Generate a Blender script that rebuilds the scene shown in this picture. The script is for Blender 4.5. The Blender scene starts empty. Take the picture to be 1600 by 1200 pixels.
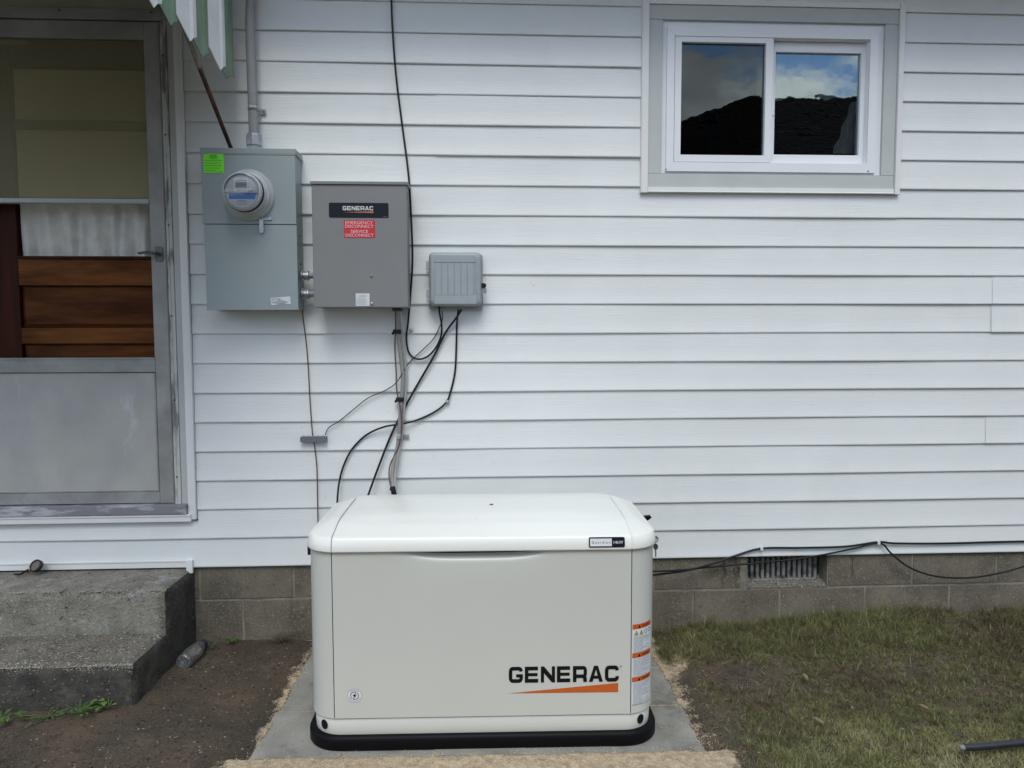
import bpy, math, random
import numpy as np
from mathutils import Vector, Matrix, Quaternion
random.seed(7); rng = np.random.default_rng(7)
S = bpy.context.scene; COL = S.collection
pi = math.pi
# ---------------------------------------------------------------- camera
F, YAW, PITCH, ROLL = 1180.0, -0.0551369, 0.0695514, -0.0022312
CAMP = np.array([0.0, -3.3191, 1.3802]); ZB = 0.35; PIT = 0.1276
_cy, _sy, _cp, _sp = math.cos(YAW), math.sin(YAW), math.cos(PITCH), math.sin(PITCH)
FW = np.array([-_sy*_cp, _cy*_cp, -_sp]); RT = np.array([_cy, _sy, 0.0]); UP = np.cross(RT, FW)
_c, _s = math.cos(ROLL), math.sin(ROLL)
RT, UP = RT*_c+UP*_s, -RT*_s+UP*_c
cam = bpy.data.objects.new('camera', bpy.data.cameras.new('camera')); COL.objects.link(cam); S.camera = cam
cam.data.sensor_width = 36; cam.data.lens = F/1600*36; cam.data.clip_start = 0.05; cam.data.clip_end = 2000
m = Matrix.Identity(4)
for i in range(3):
    m[i][0] = RT[i]; m[i][1] = UP[i]; m[i][2] = -FW[i]; m[i][3] = CAMP[i]
cam.matrix_world = m
# ---------------------------------------------------------------- world, sun, exposure
EL, AZ = math.radians(53), math.radians(184)   # sun direction
w = bpy.data.worlds.new('World'); S.world = w; w.use_nodes = True
nt = w.node_tree; N = nt.nodes; Lk = nt.links; N.clear()
out = N.new('ShaderNodeOutputWorld'); bg = N.new('ShaderNodeBackground'); sky = N.new('ShaderNodeTexSky')
sky.sky_type = 'NISHITA'; sky.sun_disc = False; sky.sun_elevation = EL; sky.sun_rotation = AZ
sky.air_density = 1.0; sky.dust_density = 1.5
tc = N.new('ShaderNodeTexCoord'); mp = N.new('ShaderNodeMapping'); mp.inputs['Scale'].default_value = (1, 1, 1.8)
mp.inputs['Location'].default_value = (0.9, 2.2, 1.4)
ns = N.new('ShaderNodeTexNoise'); ns.inputs['Scale'].default_value = 5.0; ns.inputs['Detail'].default_value = 9; ns.inputs['Roughness'].default_value = .58
cr = N.new('ShaderNodeValToRGB'); cr.color_ramp.elements[0].position = .455; cr.color_ramp.elements[1].position = .54
ns2 = N.new('ShaderNodeTexNoise'); ns2.inputs['Scale'].default_value = 7; ns2.inputs['Detail'].default_value = 6
cr2 = N.new('ShaderNodeValToRGB'); cr2.color_ramp.elements[0].color = (3.6, 3.7, 3.8, 1); cr2.color_ramp.elements[1].color = (10.2, 10.1, 9.8, 1)
cr2.color_ramp.elements[0].position = .35; cr2.color_ramp.elements[1].position = .65
mx = N.new('ShaderNodeMixRGB')
Lk.new(tc.outputs['Generated'], mp.inputs[0]); Lk.new(mp.outputs[0], ns.inputs[0]); Lk.new(mp.outputs[0], ns2.inputs[0])
Lk.new(ns.outputs[0], cr.inputs[0]); Lk.new(ns2.outputs[0], cr2.inputs[0])
Lk.new(cr.outputs[0], mx.inputs[0]); tn = N.new('ShaderNodeMixRGB'); tn.blend_type = 'MULTIPLY'; tn.inputs[0].default_value = 1; tn.inputs[2].default_value = (.56, .78, 1.0, 1)
Lk.new(sky.outputs[0], tn.inputs[1]); Lk.new(tn.outputs[0], mx.inputs[1]); Lk.new(cr2.outputs[0], mx.inputs[2])
Lk.new(mx.outputs[0], bg.inputs[0]); bg.inputs[1].default_value = 0.12; Lk.new(bg.outputs[0], out.inputs[0])
sl = bpy.data.lights.new('sun', 'SUN'); sl.energy = 1.15; sl.angle = math.radians(30); sl.color = (1, .965, .90)
so = bpy.data.objects.new('sun', sl); COL.objects.link(so)
so.location = (0, -6, 12)
# azimuth measured like the sky's sun_rotation: clockwise from +Y
sd = Vector((math.sin(AZ)*math.cos(EL), math.cos(AZ)*math.cos(EL), math.sin(EL)))
so.rotation_euler = (-sd).to_track_quat('-Z', 'Y').to_euler()
S.view_settings.view_transform = 'Standard'; S.view_settings.look = 'None'; S.view_settings.gamma = 1
S.view_settings.use_curve_mapping = False; S.view_settings.exposure = 0.64
S.cycles.max_bounces = 8; S.cycles.transparent_max_bounces = 12

# ---------------------------------------------------------------- helpers
def ray(u, v): return FW+RT*(u-800)/F-UP*(v-600)/F
def Y(u, v, y): d = ray(u, v); return CAMP+d*((y-CAMP[1])/d[1])
def Zp(u, v, z): d = ray(u, v); return CAMP+d*((z-CAMP[2])/d[2])
def Xp(u, v, x): d = ray(u, v); return CAMP+d*((x-CAMP[0])/d[0])

def mat(name, col, rough=.6, metal=0, var=0, vscale=8, vstretch=(1, 1, 1), bump=0, bscale=200, bstretch=(1, 1, 1), bdist=.002,
        col2=None, c2pos=(.45, .65), spec=.5, spots=None, detail=6, extra=None, coat=0, dots=None):
    mt = bpy.data.materials.new(name); mt.use_nodes = True
    nt = mt.node_tree; N = nt.nodes; L = nt.links
    b = N['Principled BSDF']; b.inputs['Roughness'].default_value = rough; b.inputs['Metallic'].default_value = metal
    b.inputs['Specular IOR Level'].default_value = spec; b.inputs['Base Color'].default_value = (*col, 1)
    if coat: b.inputs['Coat Weight'].default_value = coat; b.inputs['Coat Roughness'].default_value = .15
    tc = N.new('ShaderNodeTexCoord'); cur = None
    def noise(scale, stretch, det=detail, rgh=.6):
        mp = N.new('ShaderNodeMapping'); mp.inputs['Scale'].default_value = stretch
        L.new(tc.outputs['Object'], mp.inputs[0])
        n = N.new('ShaderNodeTexNoise'); n.inputs['Scale'].default_value = scale; n.inputs['Detail'].default_value = det
        n.inputs['Roughness'].default_value = rgh
        L.new(mp.outputs[0], n.inputs[0]); return n
    def ramp(src, p0, p1):
        r = N.new('ShaderNodeMapRange'); r.inputs[1].default_value = p0; r.inputs[2].default_value = p1
        L.new(src, r.inputs[0]); return r.outputs[0]
    def mixc(fac, a, bcol, mode='MIX'):
        q = N.new('ShaderNodeMixRGB'); q.blend_type = mode
        if isinstance(fac, (int, float)): q.inputs[0].default_value = fac
        else: L.new(fac, q.inputs[0])
        for i, c in ((1, a), (2, bcol)):
            if isinstance(c, tuple): q.inputs[i].default_value = (*c[:3], 1)
            else: L.new(c, q.inputs[i])
        return q.outputs[0]
    cur = tuple(col)
    if col2 is not None:
        n = noise(vscale, vstretch); cur = mixc(ramp(n.outputs[0], *c2pos), cur, tuple(col2))
    if var:
        n = noise(vscale*1.7, vstretch)
        v = ramp(n.outputs[0], .3, .7)
        g = N.new('ShaderNodeMapRange'); L.new(v, g.inputs[0]); g.inputs[3].default_value = 1-var; g.inputs[4].default_value = 1+var*.5
        cb = N.new('ShaderNodeCombineColor'); [L.new(g.outputs[0], cb.inputs[i]) for i in range(3)]
        cur = mixc(1.0, cur, cb.outputs[0], 'MULTIPLY')
    for sp in (spots or []):   # (scale, threshold0, threshold1, colour, stretch)
        n = noise(sp[0], sp[4] if len(sp) > 4 else (1, 1, 1), 8, .74); cur = mixc(ramp(n.outputs[0], sp[1], sp[2]), cur, tuple(sp[3]))
    for sc_v, rad, prob, dc in (dots or []):
        v = N.new('ShaderNodeTexVoronoi'); v.inputs['Scale'].default_value = sc_v; L.new(tc.outputs['Object'], v.inputs['Vector'])
        sp_ = N.new('ShaderNodeSeparateColor'); L.new(v.outputs['Color'], sp_.inputs[0])
        ra = N.new('ShaderNodeMath'); ra.operation = 'MULTIPLY'; L.new(sp_.outputs[1], ra.inputs[0]); ra.inputs[1].default_value = rad*1.6
        lt_ = N.new('ShaderNodeMath'); lt_.operation = 'LESS_THAN'; L.new(v.outputs['Distance'], lt_.inputs[0]); L.new(ra.outputs[0], lt_.inputs[1])
        pr_ = N.new('ShaderNodeMath'); pr_.operation = 'LESS_THAN'; L.new(sp_.outputs[0], pr_.inputs[0]); pr_.inputs[1].default_value = prob
        mu_ = N.new('ShaderNodeMath'); mu_.operation = 'MULTIPLY'; L.new(lt_.outputs[0], mu_.inputs[0]); L.new(pr_.outputs[0], mu_.inputs[1])
        cur = mixc(mu_.outputs[0], cur, tuple(dc))
    if not isinstance(cur, tuple): L.new(cur, b.inputs['Base Color'])
    if bump:
        n = noise(bscale, bstretch, 5, .7); bp = N.new('ShaderNodeBump'); bp.inputs['Strength'].default_value = bump; bp.inputs['Distance'].default_value = bdist
        L.new(n.outputs[0], bp.inputs['Height']); L.new(bp.outputs[0], b.inputs['Normal'])
    if extra: extra(mt, N, L, b, tc)
    return mt

class MB:
    def __init__(s): s.v = []; s.f = []; s.m = []; s.sm = []
    def add(s, vs, fs, m=0, sm=False):
        o = len(s.v); s.v += [tuple(map(float, p)) for p in vs]
        for f in fs: s.f.append([i+o for i in f]); s.m.append(m); s.sm.append(sm)
        return s
    def box(s, x0, x1, y0, y1, z0, z1, m=0):
        if x0 > x1: x0, x1 = x1, x0
        if y0 > y1: y0, y1 = y1, y0
        if z0 > z1: z0, z1 = z1, z0
        return s.add([(x0,y0,z0),(x1,y0,z0),(x1,y1,z0),(x0,y1,z0),(x0,y0,z1),(x1,y0,z1),(x1,y1,z1),(x0,y1,z1)],
                     [(3,2,1,0),(4,5,6,7),(0,1,5,4),(1,2,6,5),(2,3,7,6),(3,0,4,7)], m)
    def tube(s, path, r, n=10, m=0, cap=True):
        P = [Vector(p) for p in path]; rs = r if isinstance(r, (list, tuple)) else [r]*len(P)
        t = (P[1]-P[0]).normalized(); nrm = t.orthogonal().normalized(); vs = []
        for i, p in enumerate(P):
            if 0 < i < len(P)-1: t2 = (P[i+1]-P[i-1])
            elif i == 0: t2 = P[1]-P[0]
            else: t2 = P[-1]-P[-2]
            if t2.length < 1e-9: t2 = t
            t2 = t2.normalized(); q = t.rotation_difference(t2); nrm = (q @ nrm).normalized(); t = t2; bn = t.cross(nrm)
            for k in range(n):
                a = 2*pi*k/n; vs.append(p+(nrm*math.cos(a)+bn*math.sin(a))*rs[i])
        fs = []
        for i in range(len(P)-1):
            for k in range(n):
                k2 = (k+1) % n; fs.append((i*n+k, i*n+k2, (i+1)*n+k2, (i+1)*n+k))
        s.add(vs, fs, m, True)
        if cap: s.add(vs[:n], [tuple(reversed(range(n)))], m); s.add(vs[-n:], [tuple(range(n))], m)
        return s
    def prism(s, pts, a, b, axis='y', m=0, smooth=False):   # pts in the two other axes (x,z) / (x,y) / (y,z)
        def mk(p, h): return (p[0], h, p[1]) if axis == 'y' else ((p[0], p[1], h) if axis == 'z' else (h, p[0], p[1]))
        n = len(pts); A = [mk(p, a) for p in pts]; B = [mk(p, b) for p in pts]
        s.add(A+B, [tuple(range(n)), tuple(range(2*n-1, n-1, -1))], m)
        s.add(A+B, [((i+1) % n, i, n+i, n+(i+1) % n) for i in range(n)], m, smooth); return s
    def lathe(s, prof, c, axis='y', n=40, m=0, smooth=True):   # prof [(r, h)] along the axis, c centre
        vs = []
        for r, h in prof:
            for k in range(n):
                a = 2*pi*k/n; x, z = r*math.cos(a), r*math.sin(a)
                vs.append((c[0]+x, c[1]+h, c[2]+z) if axis == 'y' else ((c[0]+x, c[1]+z, c[2]+h) if axis == 'z' else (c[0]+h, c[1]+x, c[2]+z)))
        fs = [(i*n+k, i*n+(k+1) % n, (i+1)*n+(k+1) % n, (i+1)*n+k) for i in range(len(prof)-1) for k in range(n)]
        return s.add(vs, fs, m, smooth)
    def loft(s, rings, m=0, cap0=False, cap1=False, smooth=True):
        n = len(rings[0]); vs = [p for r in rings for p in r]
        fs = [(i*n+k, i*n+(k+1) % n, (i+1)*n+(k+1) % n, (i+1)*n+k) for i in range(len(rings)-1) for k in range(n)]
        if cap1: fs.append(tuple((len(rings)-1)*n+k for k in range(n)))
        if cap0: fs.append(tuple(reversed(range(n))))
        return s.add(vs, fs, m, smooth)

def chain(o):
    M = Matrix.Identity(4)
    while o is not None:
        M = Matrix.Translation(o.location) @ o.rotation_euler.to_matrix().to_4x4() @ M; o = o.parent
    return M
def setp(o, label=None, cat=None, group=None, kind=None):
    if label: o['label'] = label
    if cat: o['category'] = cat
    if group: o['group'] = group
    if kind: o['kind'] = kind
    return o
def obj(name, mb, mats, parent=None, local=False, bevel=0, angle=40, weld=False, **k):
    me = bpy.data.meshes.new(name)
    vs = mb.v
    if parent is not None and not local:
        Mi = chain(parent).inverted(); vs = [tuple(Mi @ Vector(p)) for p in vs]
    me.from_pydata(vs, [], mb.f); me.polygons.foreach_set('material_index', mb.m); me.polygons.foreach_set('use_smooth', mb.sm)
    for q in (mats if isinstance(mats, (list, tuple)) else [mats]): me.materials.append(q)
    me.update()
    o = bpy.data.objects.new(name, me); COL.objects.link(o); o.parent = parent
    if bevel:
        b = o.modifiers.new('bevel', 'BEVEL'); b.width = bevel; b.segments = 2; b.limit_method = 'ANGLE'; b.angle_limit = math.radians(angle)
        b.harden_normals = False
        for p in me.polygons: p.use_smooth = True
        wn = o.modifiers.new('wn', 'WEIGHTED_NORMAL'); wn.keep_sharp = True
    return setp(o, **k)
def thing(name, label, cat, loc=(0, 0, 0), rot=0, group=None, kind=None):
    o = bpy.data.objects.new(name, None); COL.objects.link(o); o.location = loc; o.rotation_euler = (0, 0, rot); o.empty_display_size = .1
    return setp(o, label, cat, group, kind)
def spline(pts, n=8):
    P = [Vector(p) for p in pts]; P = [P[0]*2-P[1]]+P+[P[-1]*2-P[-2]]; o = []
    for i in range(1, len(P)-2):
        a, b, c, d = P[i-1:i+3]
        for j in range(n):
            t = j/n; o.append(.5*((2*b)+(c-a)*t+(2*a-5*b+4*c-d)*t*t+(3*b-a-3*c+d)*t**3))
    o.append(P[-2]); return o
def rrect(x0, x1, y0, y1, r, n=6):
    o = []
    for cx, cy, a0 in ((x1-r, y1-r, 0), (x0+r, y1-r, 90), (x0+r, y0+r, 180), (x1-r, y0+r, 270)):
        for k in range(n+1): a = math.radians(a0+90*k/n); o.append((cx+r*math.cos(a), cy+r*math.sin(a)))
    return o
def text_mb(mb, s, x, z, h, y, m=0, width=None, squeeze=1.0, xf=None):
    """flat lettering, lower-left at (x,z), cap height h, facing -y"""
    cu = bpy.data.curves.new('t', 'FONT'); cu.body = s; cu.size = 1; cu.resolution_u = 3; cu.fill_mode = 'FRONT'
    to = bpy.data.objects.new('t', cu); COL.objects.link(to); dg = bpy.context.evaluated_depsgraph_get()
    me = bpy.data.meshes.new_from_object(to.evaluated_get(dg)); V = [v.co.copy() for v in me.vertices]; fs = [tuple(p.vertices) for p in me.polygons]
    bpy.data.objects.remove(to); bpy.data.meshes.remove(me)
    if not V: return
    xs = [v.x for v in V]; k = h/0.7; x0 = min(xs); w0 = (max(xs)-x0)*k; sx = (width/w0) if width else squeeze
    pts = [(x+(v.x-x0)*k*sx, y, z+v.y*k) for v in V]
    if xf: pts = [xf(p) for p in pts]
    mb.add(pts, fs, m)
def logo(mb, x, z, wd, h, y, m=0):
    """squared wide capitals G E N E R A C as thin polygons facing -y"""
    L = 1.27; sw = .235; gap = .17; tot = 7*L+6*gap; k = wd/tot; d = [0]
    def q(ps):
        d[0] += 1; yy = y-d[0]*2e-5
        mb.add([(x+(px)*k, yy, z+pz*h) for px, pz in ps], [tuple(range(len(ps)))], m)
    def stroke(path, w=sw):
        P = [Vector(p) for p in path]; l = []; r = []
        for i, p in enumerate(P):
            t = (P[min(i+1, len(P)-1)]-P[max(i-1, 0)]).normalized(); nn = Vector((-t.y, t.x))
            ww = w*.5*(1.0 if abs(t.x) > abs(t.y) else 1.25)
            ww = (w*.5)*math.sqrt(nn.y**2+(1.35*nn.x)**2); l.append(p+nn*ww); r.append(p-nn*ww)
        for i in range(len(P)-1): q([r[i], r[i+1], l[i+1], l[i]])
    def arc(cx, cz, rx, rz, a0, a1, n=5): return [(cx+rx*math.cos(math.radians(a0+(a1-a0)*i/n)), cz+rz*math.sin(math.radians(a0+(a1-a0)*i/n))) for i in range(n+1)]
    hs = sw/2; vs = sw*1.35/2
    for i, ch in enumerate('GENERAC'):
        o = i*(L+gap); X = lambda p: [(a+o, b) for a, b in p]
        lo, hi, l, r_ = hs, 1-hs, vs, L-vs; R = .2
        if ch in 'GC':
            top = [(r_, .70)]+arc(r_-R, hi-R, R, R, 0, 90)[1:]+arc(l+R, hi-R, R, R, 90, 180)+arc(l+R, lo+R, R, R, 180, 270)
            end = arc(r_-R, lo+R, R, R, 270, 360)
            if ch == 'C': stroke(X(top+end+[(r_, .34)]))
            else: stroke(X(top+end+[(r_, .54)])); q(X([(L*.52, .54-.2+.0), (L-vs*2, .34), (L-vs*2, .54), (L*.52, .54)]))
        if ch == 'E':
            q(X([(0, 0), (2*vs, 0), (2*vs, 1), (0, 1)])); q(X([(2*vs, 1-sw), (L*.93, 1-sw), (L*.93, 1), (2*vs, 1)]))
            q(X([(2*vs, 0), (L*.95, 0), (L*.95, sw), (2*vs, sw)])); q(X([(2*vs, .5-sw*.42), (L*.9, .5-sw*.42), (L*.9, .5+sw*.42), (2*vs, .5+sw*.42)]))
        if ch == 'N':
            q(X([(0, 0), (2*vs*.9, 0), (2*vs*.9, 1), (0, 1)])); q(X([(L-2*vs*.9, 0), (L, 0), (L, 1), (L-2*vs*.9, 1)]))
            q(X([(2*vs*.9, 1), (2*vs*.9, .58), (L-2*vs*.9, 0), (L-2*vs*.9, .42)]))
        if ch == 'R':
            q(X([(0, 0), (2*vs, 0), (2*vs, 1), (0, 1)]))
            stroke(X([(2*vs, hi)]+arc(r_-.17, hi-.17, .17, .17, 90, 0)+arc(r_-.17, .36+.17, .17, .17, 0, -90)+[(2*vs, .36)]), sw*.95)
            q(X([(L-2*vs, 0), (L, 0), (L-.03, .33), (L-2*vs-.06, .28)]))
        if ch == 'A':
            q(X([(0, 0), (.34, 0), (.72, 1), (.46, 1)])); q(X([(L-.34, 0), (L, 0), (L-.46, 1), (L-.72, 1)]))
            q(X([(.40, .19), (L-.40, .19), (L-.47, .38), (.47, .38)]))

# ---------------------------------------------------------------- materials
def siding_extra(mt, N, L, b, tc):
    pass
M_siding = mat('white_vinyl_siding', (.70, .725, .72), rough=.42, var=.05, vscale=1.3, bump=.7, bscale=60, bstretch=(.12, 1, 4.5), bdist=.0016,
               spots=[(2.0, .56, .78, (.64, .66, .645), (1, 1, .45)), (16, .64, .74, (.57, .58, .55)), (40, .68, .74, (.42, .41, .37))])
M_trim = mat('white_vinyl_trim', (.72, .73, .72), rough=.4, var=.05, vscale=3, spots=[(9, .66, .78, (.55, .54, .48))])
M_casing = mat('grey_painted_casing', (.47, .50, .49), rough=.55, var=.08, vscale=3, bump=.15, bscale=90, bstretch=(1, 1, .3))
M_vinylwin = mat('window_vinyl', (.76, .78, .80), rough=.3, var=.03, vscale=3)
M_jamb = mat('weathered_jamb_paint', (.52, .53, .50), rough=.75, vscale=9, vstretch=(2.5, 1, .5), col2=(.22, .22, .21), c2pos=(.48, .56), bump=.4, bscale=60,
             spots=[(30, .70, .74, (.12, .07, .04))])
M_alu = mat('oxidised_aluminium', (.36, .36, .345), rough=.5, metal=.25, vscale=5, var=.15, col2=(.24, .24, .235), c2pos=(.4, .7), bump=.25, bscale=300, bdist=.0006)
M_kick = mat('weathered_kick_panel', (.40, .405, .395), rough=.55, metal=.1, vscale=4, var=.12, vstretch=(1, 1, .7), col2=(.43, .43, .40), c2pos=(.40, .62), dots=[(60, .1, .2, (.30, .30, .29))], bump=.5, bscale=160, bdist=.0008,
             spots=[(7, .60, .70, (.52, .52, .53), (1.2, 1, .5))])
M_sill = mat('weathered_sill', (.20, .205, .22), rough=.7, vscale=14, vstretch=(.5, 1, 2), col2=(.42, .43, .46), c2pos=(.5, .62), bump=.6, bscale=60)
M_black = mat('black_rubber', (.010, .010, .012), rough=.5, spec=.25)
M_cable = mat('black_cable', (.009, .009, .011), rough=.4, spec=.3)
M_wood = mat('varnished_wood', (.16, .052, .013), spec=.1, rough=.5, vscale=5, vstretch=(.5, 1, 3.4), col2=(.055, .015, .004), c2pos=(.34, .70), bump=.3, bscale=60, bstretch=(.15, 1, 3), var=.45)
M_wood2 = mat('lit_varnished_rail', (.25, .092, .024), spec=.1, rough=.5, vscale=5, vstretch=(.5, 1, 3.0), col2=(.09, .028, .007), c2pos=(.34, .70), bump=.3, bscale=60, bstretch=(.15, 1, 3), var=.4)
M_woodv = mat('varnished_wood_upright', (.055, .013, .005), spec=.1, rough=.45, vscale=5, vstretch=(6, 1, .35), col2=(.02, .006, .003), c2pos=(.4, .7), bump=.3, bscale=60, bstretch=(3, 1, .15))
M_curtain = mat('gauze_curtain', (.74, .74, .71), rough=.9, var=.15, vscale=12, bump=.4, bscale=300)
M_shade = mat('beige_shade', (.80, .74, .50), rough=.9, var=.1, vscale=3)
M_dark = mat('dark_interior', (.02, .019, .018), rough=.9)
M_meterbox = mat('blue_grey_enamel', (.27, .318, .325), rough=.45, var=.05, vscale=3, bump=.06, bscale=250, spots=[(20, .74, .8, (.24, .29, .30))])
M_ats = mat('taupe_grey_enamel', (.198, .198, .198), rough=.5, var=.05, vscale=3, bump=.12, bscale=400, bdist=.0005)
M_nid = mat('grey_plastic', (.30, .335, .35), rough=.5, var=.06, vscale=9)
M_galv = mat('galvanised_steel', (.42, .44, .46), rough=.38, metal=.7, var=.2, vscale=30)
M_conduit = mat('grey_pvc_conduit', (.27, .283, .287), rough=.5, var=.1, vscale=6)
M_greycable = mat('grey_cable_sheath', (.24, .24, .235), rough=.55, var=.12, vscale=10)
M_brownwire = mat('brown_wire', (.10, .055, .04), rough=.5)
M_copper = mat('weathered_copper', (.13, .07, .045), rough=.45, metal=.4, var=.3, vscale=20)
M_lbl = mat('white_label', (.62, .64, .66), rough=.5); M_lblg = mat('label_print', (.10, .10, .12), rough=.6)
M_lblm = mat('label_fine_print', (.27, .28, .31), rough=.6)
M_green = mat('green_sticker', (.20, .85, .03), rough=.5); M_greend = mat('green_sticker_print', (.05, .27, .02), rough=.6)
M_red = mat('red_sticker', (.50, .02, .035), rough=.45); M_pink = mat('red_sticker_lettering', (.80, .50, .50), rough=.5)
M_navy = mat('dark_plate', (.010, .012, .020), rough=.4, spec=.2); M_silver = mat('pale_lettering', (.55, .56, .58), rough=.5)
M_orange = mat('orange_print', (.47, .095, .012), rough=.45); M_ink = mat('black_print', (.006, .006, .007), rough=.5, spec=.15)
M_orange2 = mat('dull_orange_print', (.42, .15, .06), rough=.45)
M_cream = mat('cream_powder_coat', dots=[(55, .05, .04, (.44, .42, .36))], col=(.525, .53, .485), rough=.33, var=.02, vscale=2, bump=.05, bscale=500, bdist=.0003, coat=.15)
M_lid = mat('cream_lid', dots=[(45, .10, .05, (.55, .53, .46)), (25, .03, .05, (.4, .38, .33))], col=(.77, .775, .72), rough=.3, var=.02, vscale=2, bump=.10, bscale=90, bdist=.0006, coat=.25)
M_base = mat('black_composite_base', (.004, .004, .005), rough=.5, spec=.12, spots=[(60, .64, .72, (.03, .03, .03))], bump=.1, bscale=200)
M_blue = mat('meter_blue', (.07, .23, .62), rough=.4); M_meter = mat('meter_grey', (.48, .50, .52), rough=.4); M_lcd = mat('meter_lcd', (.26, .28, .27), rough=.3)
M_meterw = mat('meter_face_grey', (.66, .68, .71), rough=.4)
M_yel = mat('yellow_triangle', (.55, .50, .05), rough=.5)
M_awhite = mat('awning_white', (.74, .76, .77), rough=.5, var=.1, vscale=6, spots=[(8, .60, .72, (.42, .42, .38), (1, 1, .3))])
M_agreen = mat('awning_green', (.20, .30, .19), rough=.5, var=.2, vscale=6, col2=(.13, .20, .16), vstretch=(1, 1, .3))
M_rust = mat('rusty_steel', (.10, .035, .02), rough=.75, vscale=14, vstretch=(1, 1, .6), col2=(.035, .015, .012), c2pos=(.4, .6), var=.3, bump=.5, bscale=120, spots=[(45, .68, .72, (.3, .27, .24))])
M_strutp = mat('old_strut_paint', (.25, .24, .19), rough=.7, var=.3, vscale=20)
def conc(name, c1, c2, **k): return mat(name, c1, rough=.9, vscale=k.pop('vs', 5), col2=c2, c2pos=(.35, .65), bump=k.pop('bump', .8), bscale=k.pop('bs', 70), bdist=k.pop('bd', .004), var=.2, **k)
M_block = conc('concrete_block', (.175, .157, .118), (.115, .101, .075), dots=[(190, .34, .28, (.22, .20, .16)), (140, .32, .22, (.06, .052, .04)), (110, .22, .08, (.33, .31, .27))], spots=[(3.5, .52, .72, (.075, .064, .046)), (170, .60, .66, (.27, .25, .21)), (140, .60, .66, (.035, .03, .022)), (25, .56, .66, (.13, .115, .085))])
M_mortar = conc('mortar', (.27, .25, .20), (.15, .135, .105), vs=9)
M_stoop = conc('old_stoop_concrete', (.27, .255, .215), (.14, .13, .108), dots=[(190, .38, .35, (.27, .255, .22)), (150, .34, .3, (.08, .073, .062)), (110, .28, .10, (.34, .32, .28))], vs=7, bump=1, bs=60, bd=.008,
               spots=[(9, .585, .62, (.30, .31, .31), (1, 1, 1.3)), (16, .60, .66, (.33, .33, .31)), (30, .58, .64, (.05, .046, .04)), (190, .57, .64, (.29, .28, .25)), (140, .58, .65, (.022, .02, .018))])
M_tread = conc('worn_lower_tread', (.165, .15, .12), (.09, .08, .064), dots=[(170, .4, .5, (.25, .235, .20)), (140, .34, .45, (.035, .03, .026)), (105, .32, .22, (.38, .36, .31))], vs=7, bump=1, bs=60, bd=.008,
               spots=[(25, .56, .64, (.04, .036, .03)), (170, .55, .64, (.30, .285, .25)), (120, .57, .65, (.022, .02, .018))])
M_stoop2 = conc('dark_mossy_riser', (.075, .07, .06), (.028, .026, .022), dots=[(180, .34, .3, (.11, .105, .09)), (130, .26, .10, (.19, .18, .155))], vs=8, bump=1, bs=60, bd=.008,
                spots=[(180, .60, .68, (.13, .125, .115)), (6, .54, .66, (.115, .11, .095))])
M_paver = conc('concrete_paver', (.30, .293, .26), (.205, .198, .17), dots=[(110, .25, .2, (.16, .15, .13)), (90, .2, .12, (.42, .40, .34))], vs=4, bump=.5, bs=120, spots=[(4, .54, .68, (.125, .12, .10)), (60, .60, .72, (.34, .325, .28)), (160, .62, .68, (.10, .095, .085))])
M_sand = mat('tan_sand', (.62, .49, .32), rough=.95, vscale=30, col2=(.40, .31, .20), c2pos=(.4, .65), var=.3, bump=1, bscale=300, bdist=.006,
             spots=[(5, .55, .7, (.33, .26, .18)), (260, .57, .62, (.80, .68, .50)), (200, .58, .63, (.16, .115, .075))])
def soil_extra(mt, N, L, b, tc): pass
M_soil = mat('brown_soil', dots=[(120, .3, .3, (.13, .10, .07)), (80, .3, .25, (.022, .015, .01)), (60, .16, .12, (.30, .26, .20))], col=(.098, .068, .044), rough=.95, vscale=3.5, col2=(.045, .036, .024), c2pos=(.35, .65), var=.25, bump=1, bscale=130, bdist=.006,
             spots=[(2.2, .54, .70, (.115, .10, .072)), (18, .55, .65, (.035, .025, .016)), (220, .585, .63, (.23, .195, .15)), (170, .585, .65, (.018, .012, .008))])
M_shingle = mat('dark_shingles', (.030, .023, .020), rough=.9, vscale=6, var=.4, vstretch=(1, 6, 6))
M_farwall = mat('neighbour_siding', (.2, .19, .17), rough=.8)
M_leaf = mat('weed_leaf', (.07, .14, .03), rough=.5, var=.35, vscale=25)
M_leafd = mat('dry_leaf', (.20, .155, .085), rough=.8, var=.3, vscale=40)
M_bark = mat('bark', (.06, .045, .03), rough=.9, bump=.8, bscale=20)
M_far = mat('tree_leaves', (.035, .07, .02), rough=.7, var=.4, vscale=1)
M_key = mat('brass_key', (.16, .14, .08), rough=.4, metal=.7)

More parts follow.
